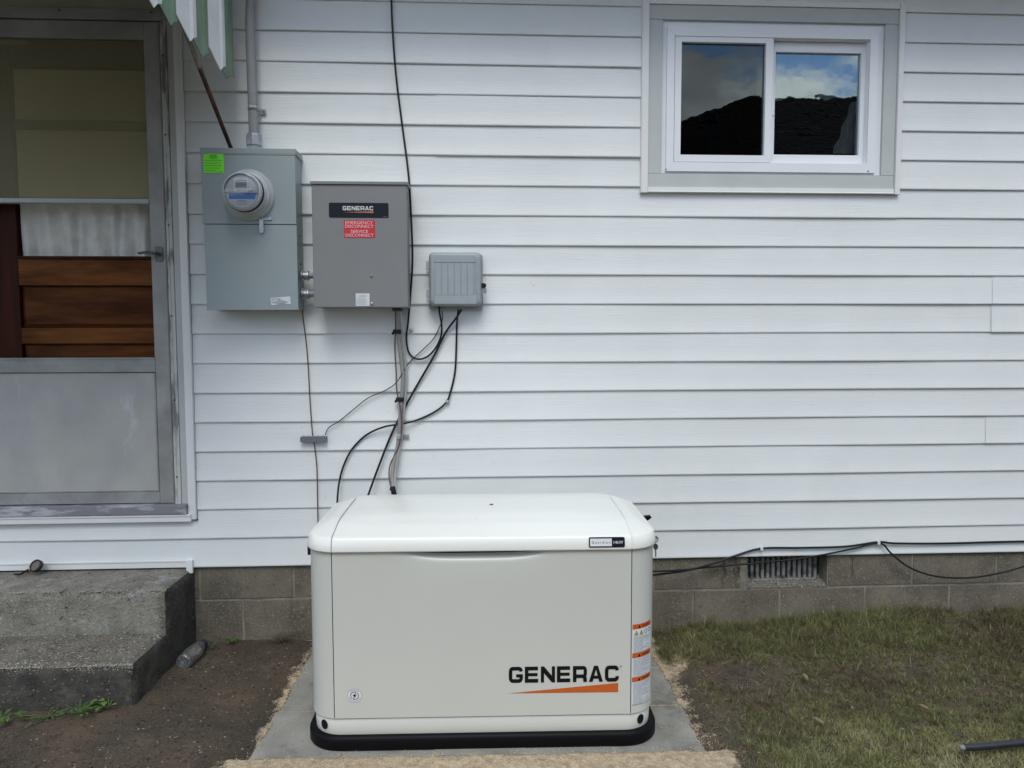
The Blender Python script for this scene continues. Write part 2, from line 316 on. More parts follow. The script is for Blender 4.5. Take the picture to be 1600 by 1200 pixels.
def glass_mat(name, tint, refl, haze=0, hazecol=(.2, .2, .2), rough=.0, gcol=(1, 1, 1), warp=0):
    mt = bpy.data.materials.new(name); mt.use_nodes = True; nt = mt.node_tree; N = nt.nodes; L = nt.links; N.clear()
    o = N.new('ShaderNodeOutputMaterial'); t = N.new('ShaderNodeBsdfTransparent'); g = N.new('ShaderNodeBsdfGlossy'); g.inputs['Roughness'].default_value = rough; g.inputs[0].default_value = (*gcol, 1)
    t.inputs[0].default_value = (*tint, 1)
    fr = N.new('ShaderNodeFresnel'); fr.inputs[0].default_value = 1.5; mr = N.new('ShaderNodeMath'); mr.operation = 'MULTIPLY'; mr.inputs[1].default_value = refl
    mr.use_clamp = True
    if warp:
        tcw = N.new('ShaderNodeTexCoord'); nw = N.new('ShaderNodeTexNoise'); nw.inputs['Scale'].default_value = 5; nw.inputs['Detail'].default_value = 3; L.new(tcw.outputs['Object'], nw.inputs[0])
        bw_ = N.new('ShaderNodeBump'); bw_.inputs['Strength'].default_value = 1; bw_.inputs['Distance'].default_value = warp; L.new(nw.outputs[0], bw_.inputs['Height']); L.new(bw_.outputs[0], g.inputs['Normal'])
    L.new(fr.outputs[0], mr.inputs[0]); a = N.new('ShaderNodeMixShader'); L.new(mr.outputs[0], a.inputs[0]); L.new(t.outputs[0], a.inputs[1]); L.new(g.outputs[0], a.inputs[2])
    last = a
    if haze:
        d = N.new('ShaderNodeBsdfDiffuse'); d.inputs[0].default_value = (*hazecol, 1); c = N.new('ShaderNodeMixShader')
        c.inputs[0].default_value = haze; L.new(a.outputs[0], c.inputs[1]); L.new(d.outputs[0], c.inputs[2]); last = c
    L.new(last.outputs[0], o.inputs[0]); return mt
M_glass = glass_mat('window_glass', (.75, .78, .78), 3.3, gcol=(.82, .95, 1.0), warp=.0005)
M_glass2 = glass_mat('window_glass_behind_screen', (.62, .64, .64), 1.3, gcol=(.82, .95, 1.0), warp=.0005)
M_screen = glass_mat('dusty_screen_glass', (.9, .9, .86), .12, .34, (.40, .37, .24), rough=.25)
M_clear = glass_mat('clear_cover', (.97, .98, .98), .8)
M_pet = glass_mat('bottle_plastic', (.94, .95, .97), 2.0, .10, (.6, .65, .68), rough=.06)

def sand_blend(mt, N, L, b, tc):
    src = b.inputs['Base Color'].links[0].from_socket; a = N.new('ShaderNodeAttribute'); a.attribute_name = 'tint'
    n = N.new('ShaderNodeTexNoise'); n.inputs['Scale'].default_value = 55; n.inputs['Detail'].default_value = 8; n.inputs['Roughness'].default_value = .75; L.new(tc.outputs['Object'], n.inputs[0])
    ad = N.new('ShaderNodeMath'); ad.operation = 'MULTIPLY_ADD'; L.new(n.outputs[0], ad.inputs[0]); ad.inputs[1].default_value = 2.2; L.new(a.outputs['Fac'], ad.inputs[2])
    mr = N.new('ShaderNodeMapRange'); mr.inputs[1].default_value = 1.15; mr.inputs[2].default_value = 1.7; L.new(ad.outputs[0], mr.inputs[0])
    q = N.new('ShaderNodeMixRGB'); q.inputs[1].default_value = (.075, .056, .038, 1); L.new(mr.outputs[0], q.inputs[0]); L.new(src, q.inputs[2]); L.new(q.outputs[0], b.inputs['Base Color'])
M_sandb = mat('tan_sand_blending_to_soil', dots=[(200, .3, .25, (.78, .66, .47)), (170, .3, .2, (.26, .19, .12))], col=(.62, .49, .32), rough=.95, vscale=30, col2=(.40, .31, .20), c2pos=(.4, .65), var=.3, bump=1, bscale=300, bdist=.006,
             spots=[(5, .55, .7, (.33, .26, .18)), (260, .57, .62, (.80, .68, .50)), (200, .58, .63, (.16, .115, .075))], extra=sand_blend)
# ---------------------------------------------------------------- ground
def vnoise(x, y, seed, sc):
    """smooth value noise, numpy"""
    x = np.asarray(x, float)*sc+seed*17.3; y = np.asarray(y, float)*sc+seed*7.7
    xi = np.floor(x).astype(int); yi = np.floor(y).astype(int); fx = x-xi; fy = y-yi; fx = fx*fx*(3-2*fx); fy = fy*fy*(3-2*fy)
    def h(a, b):
        n = (a*374761393+b*668265263+seed*362437) & 0x7fffffff; n = ((n ^ (n >> 13))*1274126177) & 0x7fffffff; return ((n ^ (n >> 16)) & 0xffff)/65535.0
    return (h(xi, yi)*(1-fx)+h(xi+1, yi)*fx)*(1-fy)+(h(xi, yi+1)*(1-fx)+h(xi+1, yi+1)*fx)*fy
def fbm(x, y, seed, sc, o=4):
    return sum(vnoise(x, y, seed+i, sc*2**i)*.5**i for i in range(o))/sum(.5**i for i in range(o))
def sstep(a, b, x): t = np.clip((np.asarray(x, float)-a)/(b-a), 0, 1); return t*t*(3-2*t)
PADC = (0.033, -0.47); PA = math.radians(-1.5)
def padloc(x, y):   # world -> pad frame
    dx, dy = np.asarray(x)-PADC[0], np.asarray(y)-PADC[1]; c, s = math.cos(-PA), math.sin(-PA); return dx*c-dy*s, dx*s+dy*c
def gz(x, y):
    x = np.asarray(x, float); y = np.asarray(y, float)
    z = .012*(fbm(x, y, 3, 3.0)-.5)*2
    z += .012*sstep(-.5, 0, y)
    right = sstep(.75, 1.0, x); near = sstep(-.45, -.02, y)
    z += right*near*(.02+.05*fbm(x, 0*y, 9, 2.6, 2)*1.2)*sstep(.8, 1.2, x)
    z += right*(.022*(fbm(x, y, 21, 9)-.5)+.014*(fbm(x, y, 22, 26, 2)-.5)*sstep(.85, 1.1, x))
    left = 1-sstep(-.85, -.7, x)
    z += left*(.012*(fbm(x, y, 11, 14)-.5)+.004*(fbm(x, y, 12, 45)-.5))
    px, py = padloc(x, y); d = np.maximum(np.abs(px)-.745, np.abs(py)-.475)
    z = np.where(d < 0, -.05, z*np.clip(d/.12, 0, 1)+(-.006)*(1-np.clip(d/.12, 0, 1)))
    return z
def axisv(lo, hi, step, far):
    a = list(np.arange(lo, hi+1e-6, step)); s = step
    b = a[-1]; 
    while b < far: s *= 1.35; b += s; a.append(b)
    s = step; b = a[0]; pre = []
    while b > -far: s *= 1.35; b -= s; pre.append(b)
    return np.array(pre[::-1]+a)
def grid_obj(name, xs, ys, zf, mats, **k):
    Xg, Yg = np.meshgrid(xs, ys); Zg = zf(Xg, Yg); nx, ny = len(xs), len(ys)
    co = np.stack([Xg, Yg, Zg], -1).reshape(-1, 3); i = np.arange(nx*ny).reshape(ny, nx)
    f = np.stack([i[:-1, :-1], i[:-1, 1:], i[1:, 1:], i[1:, :-1]], -1).reshape(-1, 4)
    return np_mesh(name, co, f, mats, smooth=True, **k)
def np_mesh(name, co, f, mats, smooth=False, attr=None, parent=None, **k):
    me = bpy.data.meshes.new(name); n = f.shape[1]
    me.vertices.add(len(co)); me.vertices.foreach_set('co', np.asarray(co, np.float32).ravel())
    me.loops.add(f.size); me.loops.foreach_set('vertex_index', f.astype(np.int32).ravel())
    me.polygons.add(len(f)); me.polygons.foreach_set('loop_start', np.arange(0, f.size, n, dtype=np.int32))
    if attr is not None:
        a = me.attributes.new('tint', 'FLOAT', 'POINT'); a.data.foreach_set('value', np.asarray(attr, np.float32))
    me.update(calc_edges=True); me.validate()
    if smooth: me.polygons.foreach_set('use_smooth', np.ones(len(f), bool))
    for q in (mats if isinstance(mats, (list, tuple)) else [mats]): me.materials.append(q)
    o = bpy.data.objects.new(name, me); COL.objects.link(o); o.parent = parent; return setp(o, **k)
def gbase(x, y): return np.where(y > .3, -.1, gz(x, y))
grid_obj('ground', axisv(-2.6, 3.2, .012, 300), axisv(-2.2, .06, .012, 300), gbase, M_soil, kind='structure')

# sand: rises above the soil where its ragged mask is high
def sandh(x, y):
    px, py = padloc(x, y)
    dl = np.abs(px+.745); n = fbm(x, y, 31, 9)-.5; n2 = fbm(x, y, 37, 30)-.5
    m = -1+0*x
    front = sstep(-.505, -.49, -np.abs(py+.0)) * 0
    mf = .05-np.maximum(0, np.abs(px)-.78)*.8; mfront = np.where(py < -.468, mf+.02*(fbm(x, y, 44, 5)-.5), -1)
    ml = np.where(py > -.6, .012-np.maximum(0, -.747-px)*.8 - np.maximum(0, px+.735)*4, -1)
    w2 = .022+.075*sstep(-.1, .2, py)*(1-sstep(.25, .45, py))
    mr_ = np.where(py > -.6, (w2-np.maximum(0, px-.75))*.6 - np.maximum(0, .74-px)*4, -1)
    m = np.maximum(np.maximum(mfront, ml), mr_)
    return m+n*.07+n2*.06
def sandz(x, y):
    px, py = padloc(x, y); h = sandh(x, y); n2 = fbm(x, y, 37, 30)-.5
    base = np.where(np.maximum(np.abs(px)-.747, np.abs(py)-.477) < 0, -.004, gz(x, y))
    return base+np.where(base < -.02, -.02, 0)+np.clip(h*.22, -.014, .005)+.0022*n2+.0018*(fbm(x, y, 39, 70, 2)-.5)
xs = np.arange(-1.05, 1.25, .008); ys = np.arange(-1.7, .0, .008)
Xg_, Yg_ = np.meshgrid(xs, ys)
grid_obj('sand', xs, ys, sandz, M_sandb, attr=np.clip(sandh(Xg_, Yg_)/.045, 0, 1).ravel(), kind='structure')

# ---------------------------------------------------------------- pavers under the generator
pad = thing('paver_pad', 'grey concrete paver pad in the sand under the cream generator', 'paver pad', (*PADC, 0), PA)
for i in range(5):
    for j in range(3):
        b = MB(); x0 = -.7475+i*.299; y0 = -.47+j*.3133; t = [random.uniform(-.0015, .0015) for _ in range(2)]
        a = MB(); pts = rrect(x0+.0035, x0+.2955, y0+.0035, y0+.3098, .006, 2)
        a.prism(pts, -.05, -.002+random.uniform(-.0015, .0015), 'z')
        o = obj('paver', a, M_paver, pad, local=True, bevel=.003)
jt = MB(); jt.box(-.745, .745, -.468, .468, -.045, -.0035); obj('joint_sand', jt, M_sand, pad, local=True)

# ---------------------------------------------------------------- house
house = thing('house', 'white vinyl sided house wall with small slider window and storm door', 'house', (0, 0, 0))
XL, XR, ZT = -3.4, 5.2, 3.02
WX0 = Y(1001.5, 150, 0)[0]; WX1 = Y(1409, 150, 0)[0]; WZ0 = Y(1205, 303, 0)[2]; WZ1 = Y(1205, 2, 0)[2]
DX1 = Y(302, 600, 0)[0]   # right side of the trim round the door
DZ0 = Y(120, 818, 0)[2]; DZ1 = 2.92; DX0 = -2.36
def board(x0, x1, zb, ztop, nudge=0):
    """one course: lip, face leaning back, slight waviness"""
    h = ztop-zb; nx = max(2, int((x1-x0)/.12)); ph = random.uniform(0, 9); vs = []; fs = []
    prof = [(.014, zb+.0035), (.003, zb-.0005), (.0, zb+.0022), (.0015, zb+.008), (.005, zb+h*.5), (.0085, zb+h+.004)]
    for i in range(nx+1):
        x = x0+(x1-x0)*i/nx; wv = .0014*math.sin(x*2.1+ph)+.0009*math.sin(x*5.3+ph*2)
        for j, (yy, z) in enumerate(prof): vs.append((x, yy-nudge+wv*(1 if j < 5 else .3), z+.0006*math.sin(x*1.7+ph)*(j < 4)))
    n = len(prof)
    for i in range(nx):
        for j in range(n-1): fs.append((i*n+j, (i+1)*n+j, (i+1)*n+j+1, i*n+j+1))
    return MB().add(vs, fs, 0, True)
SEAMS = [(688, 175), (688, 222), (543, 545), (543, 590), (737, 718), (737, 765), (1558, 450), (1556, 498), (1549, 632), (1547, 672), (527, 20)]
seams = {}
for u, v in SEAMS:
    p = Y(u, v, 0); seams.setdefault(int((p[2]-ZB)//PIT), []).append(p[0])
for k in range(21):
    zb = ZB+k*PIT; zt = zb+PIT; segs = [(XL, XR)]
    def cut(segs, a, b):
        o = []
        for s, e in segs:
            if e <= a or s >= b: o.append((s, e)); continue
            if s < a: o.append((s, a))
            if e > b: o.append((b, e))
        return o
    def clipz(zlo, zhi): return zt > zlo+.004 and zb < zhi-.004
    parts = [(XL, XR, zb, zt)]
    for (a, b, lo, hi) in ((DX0, DX1, DZ0, DZ1), (WX0+.004, WX1-.004, WZ0+.004, WZ1-.004)):
        np_ = []
        for (s, e, z0, z1) in parts:
            if z1 <= lo+.003 or z0 >= hi-.003 or e <= a or s >= b: np_.append((s, e, z0, z1)); continue
            if s < a: np_.append((s, a, z0, z1))
            if e > b: np_.append((b, e, z0, z1))
            if z0 < lo-.006: np_.append((max(s, a), min(e, b), z0, lo-.001))
            if z1 > hi+.01: np_.append((max(s, a), min(e, b), hi, z1))
        parts = np_
    for (s, e, z0, z1) in parts:
        xs_ = [s]+sorted(x for x in seams.get(k, []) if s < x < e)+[e]
        for i in range(len(xs_)-1):
            a, b = xs_[i], xs_[i+1]
            if i > 0: a -= .02
            obj('siding_board', board(a, b, z0, z1, nudge=.0015*(i % 2)), M_siding, house)
# sheathing behind, split round the openings
sh = MB()
y0, y1 = .022, .12; WO = (WX0+.06, WX1-.06, WZ0+.05, WZ1-.05); DO = (DX0, DX1-.06, DZ0-.02, DZ1)
sh.box(XL, DO[0], y0, y1, ZB-.01, 3.3); sh.box(DO[0], DO[1], y0, y1, ZB-.01, DO[2]); sh.box(DO[0], DO[1], y0, y1, DO[3], 3.3)
sh.box(DO[1], WO[0], y0, y1, ZB-.01, 3.3); sh.box(WO[0], WO[1], y0, y1, ZB-.01, WO[2]); sh.box(WO[0], WO[1], y0, y1, WO[3], 3.3); sh.box(WO[1], XR, y0, y1, ZB-.01, 3.3)
obj('wall_sheathing', sh, M_dark, house)
rm = MB(); rm.box(XL, XR, 3.6, 3.7, -.1, 3.3); rm.box(XL-.1, XL, .02, 3.7, -.1, 3.3); rm.box(XR, XR+.1, .02, 3.7, -.1, 3.3); rm.box(XL, XR, .12, 3.7, .2, .3); rm.box(XL, XR, .12, 3.7, 3.2, 3.3)
rm.box(-.6, -.5, .14, 3.6, .3, 3.2)
obj('interior_room', rm, M_dark, house)
# eave: soffit, fascia, roof slope
ev = MB(); ev.box(XL-.3, XR+.3, -.38, .02, 3.02, 3.04); obj('soffit', ev, M_trim, house)
ev = MB(); ev.box(XL-.3, XR+.3, -.405, -.38, 3.0, 3.19); obj('fascia', ev, M_trim, house)
ev = MB(); ev.prism([(-.50, 3.17), (-.50, 3.195), (4.2, 5.2), (4.2, 5.17)], XL-.35, XR+.35, 'x'); obj('roof', ev, M_shingle, house)
# bottom starter trim over the stoop and its small end bracket
a = Y(0, 874, 0)[2]
xe = Y(292, 880, 0)[0]
st = MB(); st.box(XL, xe, -.004, .012, ZB+.003, ZB+.032); st.box(XL, xe, -.007, -.002, ZB+.028, ZB+.036); obj('starter_strip', st, M_trim, house, bevel=.001)
st = MB(); st.box(xe, Y(302, 880, 0)[0], -.012, .004, ZB-.022, ZB+.036); obj('trim_end_cap', st, M_trim, house, bevel=.0015)
# ---- door trim
zt_ = 2.95; XJ0 = Y(282, 385, 0)[0]; XJ1 = Y(294.5, 385, 0)[0]; zjb = Y(302, 811, 0)[2]
t = MB(); t.box(XJ0, XJ1, -.010, .012, zjb, zt_); t.box(XJ1-.004, XJ1, -.014, -.008, zjb, zt_); obj('door_trim_channel', t, M_trim, house, bevel=.0015)
XC0 = Y(271, 385, .0)[0]
t = MB(); t.box(XC0, XJ0-.001, .0, .02, DZ0+.06, zt_); obj('door_casing', t, M_casing, house, bevel=.002)
XG = Y(260, 385, .004)[0]
t = MB(); t.box(XG+.004, XC0-.001, -.004, .03, DZ0+.06, zt_); t.box(XG+.012, XG+.016, -.007, -.003, DZ0+.07, zt_); obj('door_jamb', t, M_jamb, house, bevel=.002)
for v in (88, 211, 352, 494, 625, 745):
    q = MB(); p = Y(265, v, -.006); xx = (XG+XC0)/2; q.lathe([(0, -.0035), (.003, -.003), (.0035, 0)], (xx, -.006, Y(265, v, 0)[2]), n=10); obj('jamb_screw', q, M_black, house)
zh0 = Y(120, 30, 0)[2]; zh1 = Y(120, 13, 0)[2]
t = MB(); t.box(DX0, XC0-.001, -.006, .02, zh0, zh1); obj('door_head_trim', t, M_alu, house, bevel=.002)
t = MB(); t.box(DX0, XC0-.001, .0, .02, zh1+.001, 3.0); obj('door_head_board', t, mat('old_cream_paint', (.33, .34, .27), rough=.7, var=.1, vscale=5), house, bevel=.002)
for u in (94, 237): q = MB(); q.lathe([(0, -.0035), (.003, -.003), (.0035, 0)], (Y(u, 18, 0)[0], -.007, (zh0+zh1)/2+.01), n=10); obj('head_screw', q, M_black, house)
zs1 = Y(120, 790, -.01)[2]; zs0 = Y(120, 806, -.02)[2]; zw0 = Y(120, 818, -.02)[2]
t = MB(); t.box(DX0, XJ0-.002, -.028, .06, zs0, zs1); obj('door_sill', t, M_sill, house, bevel=.003)
t = MB(); t.box(DX0, XJ1-.02, -.02, .015, zw0, zs0-.001); t.box(DX0, XJ1-.02, -.024, -.0195, zs0-.01, zs0-.001); obj('under_sill_trim', t, M_trim, house, bevel=.0015)
# ---- storm door (part) and its pieces
XD0 = -2.28; XS = Y(236, 385, .0)[0]; XE = XG; ya, yb = .003, .028
zz = lambda v: Y(120, v, ya)[2]
stile = MB(); stile.box(XS, XE, ya, yb, zs1+.003, zh0-.004); stile.box(XD0, XD0+.065, ya, yb, zs1+.003, zh0-.004)
stile.box(XS-.004, XS, ya+.004, yb-.004, zz(560), zz(62)); stile.box(XE-.006, XE-.003, ya-.0015, ya+.001, zs1+.003, zh0-.004)
sd_ = obj('storm_door', stile, M_alu, house, bevel=.0015)
def sub(name, mb, m, **k): return obj(name, mb, m, sd_, bevel=k.pop('bevel', .0012), **k)
xi0, xi1 = XD0+.066, XS-.001
sub('top_rail', MB().box(xi0, xi1, ya+.001, yb, zz(60), zh0-.004), M_alu)
sub('middle_bar', MB().box(xi0, xi1-.004, ya+.002, yb, zz(318), zz(310)).box(xi0, xi1-.004, ya-.001, ya+.003, zz(317), zz(314.5)), mat('bright_aluminium', (.36, .37, .37), rough=.4, metal=.3))
sub('lock_rail', MB().box(xi0, xi1, ya+.001, yb, zz(582), zz(559)).box(xi0, xi1, ya-.002, ya+.002, zz(562), zz(559)), M_alu)
sub('kick_panel', MB().box(xi0, xi1-.003, ya+.010, yb-.004, zz(771), zz(583)), M_kick)
sub('bottom_rail', MB().box(xi0, xi1, ya+.001, yb, zs1+.004, zz(770.5)), M_alu)
sub('kick_bead', MB().box(xi1-.010, xi1-.0025, ya+.005, ya+.011, zz(770), zz(583)).box(xi0, xi1-.0105, ya+.005, ya+.0098, zz(770), zz(770)+.006), M_alu)
sub('screen_pane', MB().box(xi0, xi1-.004, .014, .017, zz(309), zz(61)), M_screen, bevel=0)
# handle
hp = Y(249, 397, ya); h = MB()
h.prism(rrect(hp[0]-.016, hp[0]+.016, hp[2]-.032, hp[2]+.032, .010), ya-.006, ya, 'y')
h.tube([(hp[0], ya-.005, hp[2]), (hp[0], ya-.035, hp[2]), (hp[0]-.008, ya-.045, hp[2])], .007)
h.tube(spline([(hp[0]+.004, ya-.045, hp[2]), (hp[0]-.03, ya-.048, hp[2]+.002), (hp[0]-.068, ya-.046, hp[2]-.001)]), .0055)
sub('lever_handle', h, mat('dark_handle_metal', (.11, .11, .11), rough=.4, metal=.5), bevel=0)
# ---- wooden entry door behind
yd = .095; zy = lambda v: Y(120, v, yd)[2]; xy = lambda u: Y(u, 450, yd)[0]
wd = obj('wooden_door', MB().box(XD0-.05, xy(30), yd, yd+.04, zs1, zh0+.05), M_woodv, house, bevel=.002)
def sub2(name, mb, m, bevel=.002, **k): return obj(name, mb, m, wd, bevel=bevel, **k)
xr = XE+.04
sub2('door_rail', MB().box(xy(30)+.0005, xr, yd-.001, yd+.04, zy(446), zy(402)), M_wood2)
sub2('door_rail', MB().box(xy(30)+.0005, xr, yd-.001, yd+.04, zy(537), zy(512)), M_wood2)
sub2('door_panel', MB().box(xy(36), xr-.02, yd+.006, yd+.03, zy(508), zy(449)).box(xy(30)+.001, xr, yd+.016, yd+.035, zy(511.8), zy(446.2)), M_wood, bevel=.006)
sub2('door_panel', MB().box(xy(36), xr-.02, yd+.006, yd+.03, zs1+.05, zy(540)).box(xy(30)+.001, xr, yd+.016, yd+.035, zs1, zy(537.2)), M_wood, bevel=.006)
sub2('window_stop', MB().box(xy(30)+.0005, xr, yd-.012, yd-.0015, zy(405), zy(400.5)), M_woodv)
# curtain with folds, and pale shade above
def cloth(x0, x1, z0, z1, yc, amp, freq, ragged=0, n=90, nz=14, seed=0, gath=0):
    mb = MB(); vs = []; r = np.random.default_rng(seed); ph = r.uniform(0, 6, 5)
    for j in range(nz+1):
        t = j/nz
        for i in range(n+1):
            s = i/n; x = x0+(x1-x0)*s
            fold = sum(math.sin(x*freq*(1+.63*q)+ph[q]+gath*t*math.sin(x*3+q))/(1+q) for q in range(4))
            zb_ = z0+ragged*(fbm(x, 0*x, seed+2, 9, 3)-.3)
            vs.append((x, yc+amp*fold*(.6+.4*(1-t)), zb_+(z1-zb_)*t))
    fs = [(j*(n+1)+i, j*(n+1)+i+1, (j+1)*(n+1)+i+1, (j+1)*(n+1)+i) for j in range(nz) for i in range(n)]
    return mb.add(vs, fs, 0, True)
sub2('curtain', cloth(xy(33), xr, zy(400), zy(290), yd+.03, .010, 62, seed=5, gath=3), M_curtain, bevel=0)
sub2('roller_shade', MB().box(xy(34), xr-.02, yd+.01, yd+.014, zy(308), zy(108)), M_shade)
sub2('shade_seam', MB().box(xy(34), xr-.02, yd-.004, yd+.009, zy(203), zy(188)), mat('shade_hem', (.20, .18, .13), rough=.9))
sub2('door_top_rail', MB().box(xy(30)+.0005, xr, yd-.001, yd+.04, zy(104), zh0+.05), M_woodv)
q = MB(); q.box(xi0, Y(44, 65, .05)[0], .04, .05, Y(20, 69.5, .05)[2], Y(20, 61, .05)[2]); sub('closer_bracket', q, mat('yellowed_plastic', (.45, .43, .27), rough=.5))

# ---------------------------------------------------------------- window (part of the house)
C5 = lambda x, y, d=0.0: Y(980+x/3.556, y/3.556, d)
wx = lambda x, d=0.0, ref=500: C5(x, ref, d)[0]; wz = lambda y, d=0.0, ref=800: C5(ref, y, d)[2]
win = obj('window', MB().box(wx(195, .01), wx(1418, .01), .014, .024, wz(968, .01), wz(128, .01)), M_vinylwin, house, bevel=.001)
# punch: flange is four strips instead of a sheet
me = win.data; me.clear_geometry(); q = MB()
fx0, fx1, fz0, fz1 = wx(192, .01), wx(1418, .01), wz(968, .01), wz(122, .01)
gx0, gx1, gz0_, gz1_ = wx(228, .0), wx(1385, .0), wz(948, .0), wz(165, .0)
def frame4(mb, ox0, ox1, oz0, oz1, ix0, ix1, iz0, iz1, ya_, yb_, m=0):
    mb.box(ox0, ix0, ya_, yb_, oz0, oz1, m); mb.box(ix1, ox1, ya_, yb_, oz0, oz1, m)
    mb.box(ix0, ix1, ya_, yb_, oz0, iz0, m); mb.box(ix0, ix1, ya_, yb_, iz1, oz1, m); return mb
frame4(q, fx0, fx1, fz0, fz1, gx0, gx1, gz0_, gz1_, .012, .05)
me.from_pydata(q.v, [], q.f); me.update()
def wsub(name, mb, m=M_vinylwin, bevel=.0012, **k): return obj(name, mb, m, win, bevel=bevel, **k)
hx0, hx1, hz0, hz1 = wx(262), wx(1345), wz(905), wz(208)
# mitred frame: four bars with 45 degree ends
def mitre(name, ox0, ox1, oz0, oz1, ix0, ix1, iz0, iz1, ya_, yb_, m=M_vinylwin, bevel=.0012, fn=None):
    fn = fn or wsub; g = .0003
    for pts in ([(ox0+g, oz0), (ox1-g, oz0), (ix1-g, iz0), (ix0+g, iz0)], [(ox1, oz0+g), (ox1, oz1-g), (ix1, iz1-g), (ix1, iz0+g)],
                [(ox1-g, oz1), (ox0+g, oz1), (ix0+g, iz1), (ix1-g, iz1)], [(ox0, oz1-g), (ox0, oz0+g), (ix0, iz0+g), (ix0, iz1-g)]):
        fn(name, MB().prism(pts, ya_, yb_, 'y'), m, bevel=bevel)
mitre('frame', gx0-.006, gx1+.006, gz0_-.006, gz1_+.006, hx0, hx1, hz0, hz1, .0, .013)
frame_in = MB(); frame4(frame_in, hx0-.02, hx1+.02, hz0-.02, hz1+.02, hx0+.002, hx1-.002, hz0+.002, hz1-.002, .0135, .09); wsub('track', frame_in)
# left sash, proud
lx0, lx1, lz0, lz1 = wx(264, .005), wx(803, .005), wz(903, .005), wz(207, .005)
l2 = (wx(298, .01), wx(765, .01), wz(866, .01), wz(243, .01))
mitre('sash', lx0, lx1, lz0, lz1, *l2, .004, .034)
r1 = (wx(800, .03), wx(1338, .03), wz(905, .03), wz(228, .03)); r2 = (wx(822, .035), wx(1297, .035), wz(858, .035), wz(286, .035))
mitre('sash', *r1, *r2, .036, .066)
wsub('pane', MB().box(l2[0]-.004, l2[1]+.004, .022, .026, l2[2]-.004, l2[3]+.004), M_glass2, bevel=0)
wsub('pane', MB().box(r2[0]-.004, r2[1]+.004, .050, .054, r2[2]-.004, r2[3]+.004), M_glass, bevel=0)
wsub('meeting_lip', MB().box(lx1+.0005, lx1+.006, .006, .034, lz0+.01, lz1-.006))
wsub('sash_latch', MB().prism(rrect(wx(808, .03), wx(819, .03), wz(640, .03), wz(560, .03), .004), .028, .036, 'y'), bevel=.001)
for xx in (220, 1352): wsub('frame_screw', MB().lathe([(0, -.003), (.004, -.002), (.005, 0)], (wx(xx), -.0, wz(945)), n=10), M_galv, bevel=0)
# casing boards round it
ytr = -.012
ox0, ox1, oz0, oz1 = WX0, WX1, WZ0, WZ1; cw = wx(118)-wx(82)
ix0, ix1 = wx(118, -.0), wx(1508, -.0, 100); zb0, zb1 = wz(1045), wz(40)
def hs(name, mb, m, bevel=.0015): return obj(name, mb, m, house, bevel=bevel)
hs('window_casing', MB().box(ix0, ix1, -.003, .03, wz(120)+0, zb1), M_casing)
zc0 = wz(970)
hs('window_casing', MB().box(ix0, fx0-.001, -.002, .03, zc0+.001, wz(120)-.001), M_casing)
hs('window_casing', MB().box(wx(1424, 0, 500), ix1, -.002, .03, zc0+.001, wz(120)-.001), M_casing)
hs('window_casing', MB().box(ix0, ix1, -.003, .03, zb0, zc0), M_casing)
hs('window_jamb', MB().box(fx1+.001, wx(1424, 0, 500)-.001, .012, .03, zc0+.001, wz(120)-.001), M_casing)
for bx in ((ox0, ix0-.001, oz0, oz1), (ix1+.001, ox1, oz0, oz1)):
    hs('window_trim_channel', MB().box(bx[0], bx[1], ytr, .012, bx[2], bx[3]).box(bx[0], bx[0]+.004, ytr-.003, ytr+.002, bx[2], bx[3]), M_trim)
hs('window_trim_channel', MB().box(ix0, ix1, ytr+.002, .012, oz0+.002, zb0-.001).box(ix0, ix1, ytr-.002, ytr+.004, oz0+.002, oz0+.007), M_trim)
hs('window_trim_channel', MB().box(ix0, ix1, ytr+.002, .012, zb1+.001, oz1-.001), M_trim)
# inside: torn pale valance and blind rail
vx0, vx1 = r2[0]-.05, r2[1]+.1
wsub('torn_curtain', cloth(vx0, vx1, C5(1000, 610, .2)[2], r2[3]+.1, .12, .008, 30, ragged=.16, seed=3, n=160), M_curtain, bevel=0)
tc_ = cloth(0, 1, wz(850, .12), wz(560, .12), .115, .006, 34, ragged=0, seed=8)
xl_, xr_ = wx(1150, .12), wx(1310, .12)
tc_.v = [(xl_+(xr_-xl_)*((.62*((z-wz(850, .12))/(wz(560, .12)-wz(850, .12)))+.04*math.sin(z*70)) + x*(1-.62*((z-wz(850, .12))/(wz(560, .12)-wz(850, .12))))), y, z) for x, y, z in tc_.v]
wsub('torn_curtain', tc_, M_curtain, bevel=0)
wsub('blind_rail', MB().box(l2[0]-.05, l2[1]+.03, .09, .12, wz(302, .09), wz(225, .09)), mat('blind_grey', (.16, .16, .15), rough=.7))

